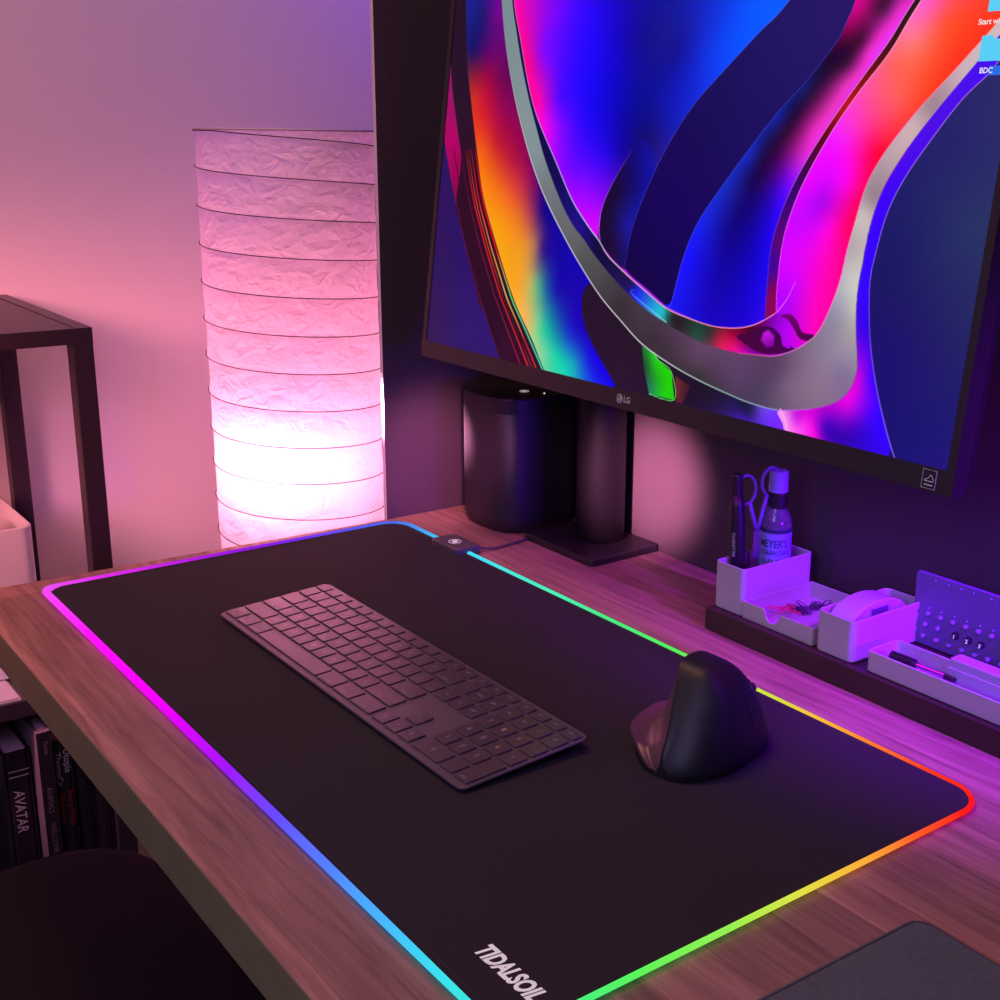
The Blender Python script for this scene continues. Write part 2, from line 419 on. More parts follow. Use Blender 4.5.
shl.data.set_sharp_from_angle(angle=math.radians(48))
SEAM = mat('seam', (.002,.002,.003), .8)
for a_ in (.62, 1.05):
    bm = bmesh.new(); tube(bm, [side_pt(.006+.032*k/16, a_, .0001) for k in range(17)], .0004, 5); obj('button_seam', bm, SEAM, mo)
bm = bmesh.new(); tube(bm, [side_pt(.006, .05+1.2*k/16, .0001) for k in range(17)], .0004, 5); obj('button_seam', bm, SEAM, mo)
p = Vector(side_pt(.025, .72, -.0065))
bm = bmesh.new(); lathe(bm, [(.004,-.0032),(.0070,-.0032),(.0078,-.0018),(.0078,.0018),(.0070,.0032),(.004,.0032)], 24)
for v in bm.verts: v.co = Vector((v.co.x, v.co.y, v.co.z))
wh = obj('scroll_wheel', bm, mat('wheel', (.03,.027,.036), .4), mo, p, (0, 0, 0), smooth=False)
wh.rotation_euler = (Vector((-.6, 0, .8))).to_track_quat('Z', 'Y').to_euler(); wh.rotation_euler = (0, math.radians(-40), 0)
for k in range(2):
    bm = bmesh.new(); t0 = .0+.014*k
    tube(bm, [thumb_pt(t0+.012*j/8, .80, .001) for j in range(9)], .0026, 8, flat=1.2); obj('thumb_button', bm, MB, mo, smooth=True)

# ------------------------------------------------------------------ monitor on pole stand
TL = math.radians(7)
mon = thing('monitor', 'large black widescreen monitor on a round pole stand showing a swirling colourful wallpaper', 'monitor', (.2047, .553, 0))
mon['group'] = 'screens'; del mon['group']
def ML(x, y, z): return (x-.2047, y-.553, z)
panel = bpy.data.objects.new('display_panel', None)
# local frame of the tilted panel: x right, z up along panel, y backwards
PM = Matrix.Translation(ML(.0475, .42, .2074)) @ Matrix.Rotation(-TL, 4, 'X')
def pobj(name, bm, m, smooth=False, bev=0):
    o = obj(name, bm, m, mon, smooth=smooth, bev=bev); o.matrix_local = PM; return o
PWd, PHt = .7135, .420
SX0, SX1, SZ0, SZ1 = .0075, .7065, .0175, .413
bm = bmesh.new()
# frame: four bars
box(bm, 0, PWd, .0, .016, 0, SZ0); box(bm, 0, PWd, .0, .016, SZ1, PHt); box(bm, 0, SX0, .0, .016, SZ0, SZ1); box(bm, SX1, PWd, .0, .016, SZ0, SZ1)
pobj('bezel', bm, CHIN)
bm = bmesh.new(); loft(bm, [[(x, .016, z) for x, z in rrect(.001, PWd-.001, .001, PHt-.001, .006)], [(x, .028, z) for x, z in rrect(.004, PWd-.004, .004, PHt-.004, .01)], [(x, .045, z) for x, z in rrect(.10, PWd-.10, .06, PHt-.06, .03)]])
pobj('rear_housing', bm, BLACKP)

REG=[('all',[(-200.6,615.1),(797.1,433.7),(891.7,-20.9),(-52.0,-303.2)],0,[(14.5,118.2,45,20,90),(8.1,29.5,50,25,80),(86.8,49.9,45,20,110),(54.8,121.2,40,15,100)]),
('sliver',[(5.2,319.3),(7.9,267.3),(7.2,247.3),(12.9,225.3),(45.7,163.0),(94.4,84.5),(111.5,63.2),(119.2,105.5),(100.2,128.8),(64.0,182.7),(30.8,250.5),(16.5,287.9)],0.8,[(12.5,288.0,150,20,100),(17.3,235.8,180,0,100),(38.4,194.3,150,0,80),(65.1,153.5,90,5,60),(98.7,93.3,60,10,50)]),
('orange',[(-3.2,530.8),(14.3,440.0),(26.6,379.1),(39.0,318.0),(57.4,266.8),(77.6,216.0),(95.8,175.8),(130.3,126.9),(167.3,79.6),(204.9,43.8),(229.8,17.5),(256.5,-3.0),(453.7,7.9),(447.4,41.3),(410.1,49.5),(370.3,61.7),(336.2,79.2),(303.7,97.6),(272.3,120.6),(242.9,144.7),(204.2,180.6),(172.5,217.9),(142.0,264.1),(121.1,303.3),(106.2,337.8),(94.5,374.2),(78.9,433.1),(61.9,520.7)],0.5,[(36.1,368.4,20,30,140),(13.3,479.5,20,30,120),(61.9,361.8,30,20,110),(85.3,365.2,110,0,140),(92.3,345.3,100,0,120),(48.9,327.7,25,15,100),(77.3,326.4,90,0,110),(58.1,307.2,120,20,60),(81.6,301.5,150,0,70),(110.0,295.8,110,0,80),(62.4,281.9,200,40,40),(85.9,276.5,190,10,60),(115.1,266.3,150,0,80),(66.8,256.6,225,50,30),(85.3,226.3,240,90,20),(111.2,236.6,190,20,50),(143.3,236.9,160,0,70),(141.4,217.3,180,20,60),(99.8,196.3,245,120,10),(128.9,187.2,240,100,30),(163.1,193.4,190,40,70),(125.1,156.9,250,150,10),(159.6,163.8,230,110,40),(185.2,165.2,150,50,90),(201.0,170.8,20,0,130),(149.0,123.2,245,160,20),(174.2,130.1,235,150,40),(193.6,136.5,170,110,90),(207.7,132.6,50,20,130),(230.3,143.8,15,0,160),(171.6,95.1,245,160,40),(191.2,101.9,200,170,90),(205.4,98.3,90,170,130),(222.7,95.1,20,80,160),(262.2,99.0,20,0,170),(194.7,62.5,230,180,100),(211.4,64.5,120,200,140),(226.2,56.4,20,190,160),(245.5,58.8,10,110,170),(268.9,61.7,20,20,200),(224.8,36.6,120,210,160),(249.7,35.1,10,200,170),(274.8,29.0,10,170,190),(263.7,46.7,10,100,200),(296.6,36.9,20,30,220),(314.3,22.5,20,20,230),(284.1,63.6,20,0,180),(238.7,96.7,15,10,170)]),
('ribbon',[(-31.4,535.1),(-3.3,381.2),(9.5,305.7),(30.8,250.5),(44.7,215.3),(42.8,168.1),(64.8,132.5),(95.6,88.8),(125.0,50.2),(148.5,22.0),(175.2,-6.1),(256.5,-3.0),(229.8,17.5),(204.9,43.8),(167.3,79.6),(130.3,126.9),(95.8,175.8),(77.6,216.0),(57.4,266.8),(39.0,318.0),(26.6,379.1),(14.3,440.0),(-3.2,530.8)],0.5,[(10.8,380.2,35,15,40),(34.2,277.3,38,15,40),(61.9,195.0,45,8,35),(93.4,124.1,45,8,35),(133.5,55.3,40,8,35),(167.3,18.5,50,10,40)]),
('lobe',[(284.0,106.8),(276.9,94.8),(282.4,72.8),(299.9,52.4),(321.0,34.8),(338.3,20.7),(362.0,0.6),(573.2,-18.2),(554.8,22.2),(542.1,31.9),(511.0,32.3),(484.9,35.4),(447.4,41.3),(410.1,49.5),(370.3,61.7),(336.2,79.2),(303.7,97.6),(272.3,120.6),(292.9,107.6)],0.5,[(303.1,84.5,35,15,40),(353.9,45.0,38,18,42),(449.7,28.8,30,15,40),(476.1,18.8,40,20,80),(510.0,25.5,20,20,60),(505.8,17.3,70,30,190),(525.7,31.5,110,70,230),(538.4,23.2,110,40,255),(544.5,19.5,120,40,255)]),
('green',[(370.6,60.0),(387.5,56.9),(394.0,50.8),(412.7,42.9),(420.9,19.6),(387.7,19.5),(377.2,39.4)],0.4,[(387.5,49.8,30,190,40),(407.9,33.4,30,200,5),(379.0,44.1,30,80,40),(389.4,25.1,30,130,90),(406.4,19.9,30,210,20),(395.6,42.1,30,190,10)]),
('redstrip',[(418.4,40.3),(438.6,34.7),(431.6,17.9),(423.7,18.4)],0.6,[(424.4,29.0,110,35,45),(434.6,28.9,60,25,40)]),
('inside',[(85.5,517.0),(102.4,430.7),(116.0,372.6),(132.8,336.4),(154.4,291.8),(175.3,259.1),(212.1,218.7),(245.6,182.4),(274.4,159.8),(293.2,147.2),(308.7,134.7),(337.1,120.8),(364.3,109.1),(396.1,96.6),(425.5,91.3),(455.8,88.2),(483.9,89.9),(505.6,95.8),(526.0,93.5),(592.1,94.1),(579.7,116.8),(585.4,138.4),(587.8,160.9),(590.9,179.5),(596.6,208.0),(608.6,231.8),(629.8,258.9),(653.1,282.8),(673.1,303.6),(686.5,318.3),(710.3,348.2),(738.2,415.9)],0.3,[(126.4,352.9,255,0,160),(106.1,449.0,255,0,150),(150.5,313.8,250,0,140),(174.1,275.2,255,0,170),(194.9,251.5,220,0,240),(174.1,322.2,130,0,255),(193.7,348.8,110,0,255),(177.3,440.7,100,0,255),(240.7,346.0,40,0,255),(262.3,309.5,20,0,240),(291.5,308.4,10,0,200),(316.4,324.5,10,5,150),(311.4,425.1,10,5,140),(350.2,322.8,15,20,140),(380.9,329.4,15,25,170),(371.2,313.6,12,15,150),(394.9,320.6,15,35,195),(408.7,343.7,10,45,215),(328.0,406.8,10,8,150),(453.8,378.5,0,70,250),(470.1,406.5,0,90,255),(455.2,342.1,0,85,255),(436.3,322.5,0,75,250),(416.3,303.7,5,60,240),(388.6,288.4,10,30,200),(367.6,264.0,10,20,180),(226.1,256.1,90,0,255),(206.9,274.8,90,0,255),(257.0,256.0,30,0,245),(288.3,247.0,15,0,210),(242.2,210.1,110,0,255),(266.8,201.6,120,0,255),(280.9,165.7,200,0,255),(290.7,152.5,220,10,255),(216.9,218.8,150,0,255),(285.8,220.3,50,0,240),(313.0,229.6,10,0,160),(345.8,238.7,15,10,110)]),
('lobe1',[(340.4,238.6),(325.6,229.8),(305.0,202.9),(293.0,180.9),(290.6,161.7),(295.0,145.5),(336.5,124.3),(348.2,151.9),(360.2,204.7),(354.1,230.2)],0.9,[(302.9,166.9,20,5,50),(312.3,194.2,20,5,60),(314.1,145.1,25,5,60),(333.8,229.9,10,5,130),(358.4,243.0,15,15,140),(338.6,204.0,10,5,120),(329.2,164.0,20,20,150),(349.8,217.3,10,15,160)]),
('navyband',[(549.3,411.1),(493.6,345.4),(464.5,322.5),(428.9,293.7),(403.9,272.7),(382.2,248.1),(360.9,215.0),(343.4,178.0),(335.8,151.0),(333.2,126.7),(369.7,109.6),(400.0,97.1),(402.5,104.3),(409.9,140.9),(422.8,172.0),(446.1,202.6),(468.8,229.5),(496.2,259.8),(523.0,284.2),(547.7,311.6),(556.6,330.3),(560.3,340.6),(577.5,407.5)],0.4,[(536.6,328.0,35,20,100),(471.4,286.3,25,15,95),(410.2,239.2,20,5,85),(394.5,189.0,20,0,90),(378.1,136.6,15,0,80),(361.4,117.7,15,0,70)]),
('mid',[(577.5,407.5),(560.3,340.6),(556.6,330.3),(547.7,311.6),(523.0,284.2),(496.2,259.8),(468.8,229.5),(446.1,202.6),(422.8,172.0),(409.9,140.9),(402.5,104.3),(400.0,97.1),(487.2,84.6),(514.8,100.1),(511.7,127.6),(510.3,158.3),(516.7,186.7),(527.6,212.3),(543.9,239.6),(562.5,265.9),(580.7,289.0),(598.3,311.2),(614.4,336.7),(659.1,397.1)],0.4,[(523.7,280.4,22,25,110),(498.9,256.8,20,30,150),(473.6,228.0,20,35,180),(451.1,201.2,20,40,190),(429.4,169.9,20,30,230),(416.1,141.4,20,15,255),(409.4,109.3,20,20,240),(561.9,298.2,50,8,50),(544.0,290.1,35,5,50),(531.8,275.8,40,8,55),(519.2,261.2,35,4,55),(508.9,249.2,35,5,55),(498.4,236.9,32,4,60),(488.0,222.8,28,2,68),(480.7,208.5,20,0,80),(469.0,180.3,12,0,120),(461.3,159.6,10,0,140),(455.8,126.4,15,0,170),(448.5,100.7,20,0,190),(566.2,334.6,200,0,130),(569.9,353.8,220,0,140),(559.7,319.5,130,0,80),(589.1,335.1,55,15,50),(594.8,365.2,60,15,50),(573.5,311.8,70,10,60),(560.3,296.8,55,10,50),(601.3,332.2,220,40,190),(590.7,317.8,230,40,200),(579.5,304.5,230,40,190),(565.0,282.4,235,50,190),(553.6,266.0,235,50,190),(537.2,247.7,230,40,190),(526.2,225.2,190,30,200),(518.6,209.8,120,0,240),(514.9,190.4,60,0,255),(508.3,162.8,30,0,240),(505.2,138.9,20,0,230),(498.7,114.4,25,0,220),(490.6,97.3,25,0,210)]),
('eribbon',[(659.1,397.1),(614.4,336.7),(598.3,311.2),(580.7,289.0),(562.5,265.9),(543.9,239.6),(527.6,212.3),(516.7,186.7),(510.3,158.3),(511.7,127.6),(514.8,100.1),(524.8,99.7),(525.6,106.9),(522.5,128.7),(522.2,163.8),(528.4,191.8),(539.1,217.2),(557.1,248.5),(577.6,276.4),(600.0,302.9),(620.5,336.3),(665.4,396.2)],0.3,[(629.8,361.9,50,15,30),(617.0,332.5,50,15,30),(599.1,307.1,70,10,25),(579.0,283.4,130,10,20),(566.3,265.8,190,15,25),(552.7,245.6,110,0,25),(536.2,216.4,60,0,80),(522.3,190.8,60,0,120),(516.9,163.4,90,0,120),(513.8,139.7,60,0,160),(520.0,124.5,130,0,90)]),
('right',[(665.4,396.2),(620.5,336.3),(600.0,302.9),(577.6,276.4),(557.1,248.5),(539.1,217.2),(528.4,191.8),(522.2,163.8),(522.5,128.7),(525.6,106.9),(526.0,93.5),(554.2,79.8),(547.9,79.8),(561.0,87.8),(571.4,97.6),(579.7,116.8),(585.4,138.4),(587.8,160.9),(590.9,179.5),(596.6,208.0),(608.6,231.8),(629.8,258.9),(653.1,282.8),(673.1,303.6),(686.5,318.3),(710.3,348.2),(738.2,415.9)],0.4,[(627.2,332.5,255,90,190),(643.9,373.5,255,80,150),(618.9,309.5,255,120,130),(608.4,296.4,255,100,90),(646.2,321.4,255,80,50),(659.7,294.4,255,50,30),(637.3,281.9,255,70,40),(613.9,268.7,255,90,90),(595.8,269.0,255,80,130),(580.6,251.4,255,50,190),(573.2,240.6,250,30,230),(605.9,240.9,255,30,80),(602.7,233.8,255,0,60),(561.5,225.9,240,0,255),(578.8,211.7,255,0,230),(597.7,212.3,255,0,90),(545.9,203.2,220,0,255),(554.3,196.0,170,0,240),(541.5,172.7,210,0,255),(566.6,174.3,255,0,220),(581.1,175.2,255,0,130),(591.8,194.1,255,0,90),(530.4,148.9,220,0,255),(540.0,126.5,200,0,255),(565.3,129.0,255,0,190),(582.0,145.6,255,0,150),(537.7,110.6,180,0,240),(564.7,106.0,255,0,190),(542.2,87.6,190,0,240)]),
('under',[(85.5,517.0),(102.4,430.7),(116.0,372.6),(132.8,336.4),(154.4,291.8),(175.3,259.1),(212.1,218.7),(245.6,182.4),(274.4,159.8),(293.2,147.2),(308.7,134.7),(337.1,120.8),(364.3,109.1),(396.1,96.6),(425.5,91.3),(455.8,88.2),(483.9,89.9),(505.6,95.8),(523.6,105.9),(538.9,104.5),(546.0,78.7),(547.9,79.8),(529.8,73.3),(512.5,71.7),(490.0,70.2),(466.2,71.1),(441.3,73.7),(404.1,81.9),(367.2,93.5),(337.0,106.4),(308.1,121.9),(284.6,136.5),(270.7,146.6),(249.6,160.2),(226.8,181.5),(195.8,218.4),(177.7,245.8),(156.6,279.3),(138.6,313.2),(124.4,344.5),(112.5,372.9),(97.0,431.2),(80.1,517.8)],0.3,[(122.9,353.1,10,5,60),(219.4,204.8,10,5,80),(266.7,160.2,25,10,130),(292.7,141.7,10,5,60),(333.9,115.1,25,15,80),(344.6,110.7,25,15,90),(352.6,105.3,30,30,240),(368.6,100.7,30,100,220),(393.0,91.9,30,190,190),(404.1,88.9,30,40,40),(420.4,84.7,40,35,40),(439.9,81.2,30,75,60),(454.8,80.5,60,45,50),(463.4,85.8,110,30,50),(467.5,77.1,200,30,70),(483.1,75.8,230,10,110),(487.1,73.1,220,10,140),(498.9,71.4,200,0,200),(493.0,84.5,120,0,60),(481.4,84.7,150,0,60),(501.9,80.0,60,0,60),(514.1,92.0,110,0,110),(529.5,97.9,150,0,220),(537.7,83.1,170,0,230),(539.4,91.2,190,0,240)]),
('swirlA',[(485.1,83.5),(500.2,88.7),(510.4,94.0),(522.3,95.4),(533.1,90.4),(537.8,82.3),(549.9,80.8),(533.8,75.4),(514.3,73.5),(500.1,77.3)],0.5,[(504.4,84.4,70,0,60),(525.2,91.8,60,0,80),(533.2,78.5,70,0,70)]),
('swirlB',[(514.6,89.7),(519.5,92.7),(526.9,88.8),(527.3,80.9),(519.9,79.1),(513.5,83.9)],1.6,[(519.4,87.9,190,20,220),(521.8,81.0,130,0,160)]),
('swirlC',[(530.2,105.1),(540.4,107.8),(548.7,103.3),(555.4,95.6),(567.9,94.8),(562.8,89.5),(553.2,90.6),(545.6,97.5),(538.0,103.6)],0.6,[(538.8,105.3,110,0,110),(555.0,92.4,80,0,70)]),
('foot',[(542.1,31.9),(574.7,38.4),(597.3,46.9),(609.0,57.3),(613.9,71.6),(612.6,83.4),(608.5,99.2),(604.8,118.1),(603.3,135.7),(603.8,147.5),(605.8,180.3),(613.1,208.6),(629.1,236.3),(649.5,262.8),(673.3,290.7),(688.5,308.6),(724.9,346.9),(774.0,399.2),(835.8,385.0),(781.6,392.6),(728.6,328.5),(693.6,294.4),(686.9,285.7),(668.2,268.6),(648.5,242.6),(630.6,215.5),(619.6,189.7),(614.6,159.3),(613.5,141.0),(616.8,119.4),(622.0,98.0),(630.4,74.1),(641.8,49.3),(656.0,23.8),(670.8,3.2),(551.1,-14.8),(551.4,17.5)],0.4,[(552.0,25.7,250,150,240),(558.2,21.2,250,110,240),(562.0,29.1,200,20,220),(570.1,25.0,250,60,240),(575.2,36.1,220,0,220),(583.4,20.4,250,0,220),(590.6,24.9,70,0,190),(598.8,34.1,110,0,200),(610.9,47.7,220,0,230),(618.5,67.8,200,0,220),(613.8,82.0,150,0,230),(613.2,104.3,60,0,230),(610.8,126.1,50,0,250),(625.8,68.9,90,0,250),(636.0,40.8,60,0,255),(623.8,31.1,60,0,200),(648.5,24.5,50,0,250),(606.5,20.1,50,0,170),(611.0,191.4,60,0,250),(643.4,251.4,80,10,230),(681.2,287.2,70,10,240)]),
('grey',[(61.9,520.7),(78.9,433.1),(94.5,374.2),(106.2,337.8),(121.1,303.3),(142.0,264.1),(172.5,217.9),(204.2,180.6),(242.9,144.7),(272.3,120.6),(303.7,97.6),(336.2,79.2),(370.3,61.7),(410.1,49.5),(447.4,41.3),(484.9,35.4),(511.0,32.3),(542.1,31.9),(574.7,38.4),(597.3,46.9),(609.0,57.3),(613.9,71.6),(612.6,83.4),(608.5,99.2),(604.8,118.1),(603.3,135.7),(603.8,147.5),(605.8,180.3),(613.1,208.6),(629.1,236.3),(649.5,262.8),(673.3,290.7),(688.5,308.6),(724.9,346.9),(774.0,399.2),(765.1,411.7),(738.2,415.9),(710.3,348.2),(686.5,318.3),(673.1,303.6),(653.1,282.8),(629.8,258.9),(608.6,231.8),(596.6,208.0),(590.9,179.5),(587.8,160.9),(585.4,138.4),(579.7,116.8),(571.4,97.6),(561.0,87.8),(547.9,79.8),(529.8,73.3),(512.5,71.7),(490.0,70.2),(466.2,71.1),(441.3,73.7),(404.1,81.9),(367.2,93.5),(337.0,106.4),(308.1,121.9),(284.6,136.5),(270.7,146.6),(249.6,160.2),(226.8,181.5),(195.8,218.4),(177.7,245.8),(156.6,279.3),(138.6,313.2),(124.4,344.5),(112.5,372.9),(97.0,431.2),(80.1,517.8)],0.35,[(103.4,363.9,120,140,145),(124.4,314.7,125,142,147),(152.1,266.0,130,146,150),(182.6,227.7,130,145,150),(200.5,201.4,115,125,130),(222.4,170.0,105,108,114),(271.8,131.8,85,84,88),(259.0,143.0,95,95,99),(297.3,116.3,75,72,78),(338.0,93.0,55,45,55),(360.7,83.8,65,52,65),(390.8,68.0,60,45,60),(444.6,56.2,88,62,90),(493.3,52.5,90,62,100),(518.5,40.1,75,60,92),(446.1,47.9,60,50,60),(548.8,53.0,120,95,125),(579.9,54.1,140,112,140),(586.8,70.5,140,120,150),(598.3,87.4,155,140,160),(601.9,69.0,130,110,150),(535.4,66.9,90,62,95),(592.6,116.7,165,160,178),(589.9,105.2,150,140,160),(599.4,136.0,205,200,195),(602.9,117.9,190,190,180),(589.7,146.3,190,185,190),(591.8,164.9,180,165,170),(598.9,187.2,205,190,190),(605.1,198.3,150,130,140),(613.8,223.4,180,155,165),(631.3,251.4,205,175,180),(644.9,264.9,160,130,145),(662.4,281.2,200,170,180),(677.9,303.4,205,185,190),(716.4,353.7,200,180,190)]),
('navy',[(781.6,392.6),(728.6,328.5),(693.6,294.4),(686.9,285.7),(668.2,268.6),(648.5,242.6),(630.6,215.5),(619.6,189.7),(614.6,159.3),(613.5,141.0),(616.8,119.4),(622.0,98.0),(630.4,74.1),(641.8,49.3),(656.0,23.8),(670.8,3.2),(933.4,49.5),(854.7,423.3)],0.35,[(671.7,234.8,35,35,105),(634.5,164.4,25,25,100),(628.1,127.9,25,20,100),(648.4,94.2,28,15,110),(690.4,182.0,38,48,100),(699.7,115.0,35,35,100),(676.6,40.9,25,20,112),(697.3,23.4,30,20,120),(696.8,267.5,40,40,105)])]
STR=[([(15.0,225.3),(41.9,173.4),(64.8,132.5),(95.6,88.8),(125.0,50.2),(148.5,22.0),(166.9,-0.1)],0.8,[(140,20,90),(110,20,80),(90,25,75)]),
([(28.3,225.5),(37.7,206.6),(47.0,187.9),(56.9,169.4),(67.7,151.1),(78.5,133.0),(91.0,115.4),(103.6,98.0),(116.4,80.8),(130.2,64.2),(143.9,47.7),(158.0,31.6),(171.9,15.7),(185.8,0.1)],1.6,[(60,5,40),(30,5,30),(70,15,60)]),
([(42.0,225.7),(51.1,206.6),(60.2,187.7),(70.2,169.0),(81.7,150.7),(93.1,132.5),(106.0,114.8),(118.9,97.4),(132.0,80.2),(146.7,63.7),(161.4,47.5),(176.0,31.5),(190.5,15.7),(205.0,0.3)],1.4,[(70,5,45),(120,15,70),(140,20,60),(190,30,60)]),
([(52.0,225.8),(60.9,206.6),(69.8,187.5),(79.9,168.7),(91.9,150.4),(103.7,132.2),(116.8,114.5),(130.0,97.0),(143.4,79.7),(158.8,63.4),(174.0,47.3),(189.1,31.4),(204.0,15.8),(219.0,0.4)],2.0,[(100,20,30),(230,25,30),(220,30,30),(200,30,40),(240,50,50)]),
([(56.7,225.9),(65.5,206.6),(74.3,187.5),(84.4,168.6),(96.6,150.2),(108.7,132.0),(121.9,114.3),(135.2,96.8),(148.7,79.5),(164.4,63.2),(179.9,47.2),(195.2,31.4),(210.3,15.8),(225.5,0.5)],1.2,[(100,20,30),(240,90,60),(240,80,40),(120,20,30),(60,5,20),(230,60,50)]),
([(62.5,226.0),(71.2,206.6),(79.8,187.4),(90.1,168.5),(102.5,150.1),(114.8,131.8),(128.2,114.1),(141.7,96.5),(155.2,79.2),(171.3,63.1),(187.2,47.1),(202.7,31.3),(218.0,15.8),(233.5,0.6)],1.8,[(120,20,30),(235,30,30),(240,150,60),(240,200,90),(200,40,30),(220,70,50)]),
([(70.5,226.1),(79.1,206.6),(87.6,187.2),(97.9,168.2),(110.7,149.8),(123.4,131.6),(136.9,113.7),(150.6,96.2),(164.3,78.9),(181.0,62.8),(197.3,47.0),(213.2,31.3),(228.8,15.8),(244.6,0.7)],2.0,[(140,20,20),(250,0,20),(250,10,20),(90,220,120),(60,225,180),(40,210,190)]),
([(78.9,433.1),(94.5,374.2),(106.2,337.8),(121.1,303.3),(142.0,264.1),(172.5,217.9),(204.2,180.6),(242.9,144.7),(272.3,120.6),(303.7,97.6),(336.2,79.2),(370.3,61.7),(410.1,49.5),(447.4,41.3),(484.9,35.4),(511.0,32.3),(542.1,31.9),(574.7,38.4)],1.0,[(110,130,135),(130,150,150),(200,205,215),(235,235,245),(230,225,235),(225,220,225),(150,190,180),(140,130,200)]),
([(85.5,517.0),(102.4,430.7),(116.0,372.6),(132.8,336.4),(154.4,291.8),(175.3,259.1),(212.1,218.7),(245.6,182.4),(274.4,159.8),(293.2,147.2),(308.7,134.7),(337.1,120.8),(364.3,109.1),(396.1,96.6),(425.5,91.3),(455.8,88.2),(483.9,89.9),(505.6,95.8),(523.6,105.9)],0.9,[(200,60,160),(220,100,200),(220,100,220),(150,120,230),(200,190,240),(190,220,230),(255,190,190),(255,150,170),(255,120,200)]),
([(505.6,95.8),(523.6,105.9),(534.2,118.1),(540.9,132.8)],0.7,[(255,120,200),(255,110,230),(250,60,240)]),
([(549.3,411.1),(493.6,345.4),(464.5,322.5),(428.9,293.7),(403.9,272.7),(382.2,248.1),(360.9,215.0),(343.4,178.0),(335.8,151.0),(333.2,126.7)],0.5,[(90,120,255),(60,80,230),(60,60,200),(50,50,190)]),
([(577.5,407.5),(560.3,340.6),(556.6,330.3),(547.7,311.6),(523.0,284.2),(496.2,259.8),(468.8,229.5),(446.1,202.6),(422.8,172.0),(409.9,140.9),(402.5,104.3),(400.0,97.1)],0.5,[(60,30,120),(40,50,170),(50,70,220),(70,80,255)]),
([(325.6,229.8),(305.0,202.9),(293.0,180.9),(290.6,161.7),(294.8,146.4)],0.5,[(60,30,160),(150,80,230),(230,120,255)]),
([(659.1,397.1),(614.4,336.7),(598.3,311.2),(580.7,289.0),(562.5,265.9),(543.9,239.6),(527.6,212.3),(516.7,186.7),(510.3,158.3),(511.7,127.6),(514.8,100.1)],0.6,[(255,150,200),(230,140,210),(230,120,200),(120,60,200),(60,30,160)]),
([(665.4,396.2),(620.5,336.3),(600.0,302.9),(577.6,276.4),(557.1,248.5),(539.1,217.2),(528.4,191.8),(522.2,163.8),(522.5,128.7),(525.6,106.9)],0.7,[(255,190,230),(255,180,190),(240,130,210),(255,90,255),(255,60,255)]),
([(710.3,348.2),(686.5,318.3),(673.1,303.6),(653.1,282.8),(629.8,258.9),(608.6,231.8),(596.6,208.0),(590.9,179.5),(587.8,160.9),(585.4,138.4),(579.7,116.8),(571.4,97.6),(561.0,87.8),(547.9,79.8),(529.8,73.3),(512.5,71.7),(490.0,70.2)],0.8,[(255,150,110),(255,150,150),(255,100,170),(255,120,210),(255,140,220),(230,120,210),(220,60,110)]),
([(781.6,392.6),(728.6,328.5),(693.6,294.4),(686.9,285.7),(668.2,268.6),(648.5,242.6),(630.6,215.5),(619.6,189.7),(614.6,159.3),(613.5,141.0),(616.8,119.4),(622.0,98.0),(630.4,74.1),(641.8,49.3),(656.0,23.8),(670.8,3.2)],0.7,[(190,110,240),(180,110,240),(170,110,255),(120,80,255),(170,120,255)]),
([(542.1,31.9),(574.7,38.4),(597.3,46.9),(609.0,57.3),(613.9,71.6),(612.6,83.4),(608.5,99.2),(604.8,118.1),(603.3,135.7),(603.8,147.5),(605.8,180.3),(613.1,208.6),(629.1,236.3)],0.8,[(190,60,210),(170,40,190),(70,50,80),(70,60,100),(150,90,150),(190,40,120)]),
([(544.1,33.1),(550.9,25.5),(554.8,16.6)],1.2,[(255,180,250),(255,170,250)]),
([(397.6,95.9),(399.8,84.0)],0.5,[(10,20,20),(10,20,20)]),
([(350.8,107.8),(348.7,104.0),(398.3,84.7)],0.6,[(60,80,255),(120,200,240),(190,240,240)]),
([(387.5,56.9),(394.0,50.8),(412.7,42.9),(420.9,19.6),(387.7,19.5)],0.6,[(120,230,90),(130,230,110),(90,230,90),(120,240,140)])]

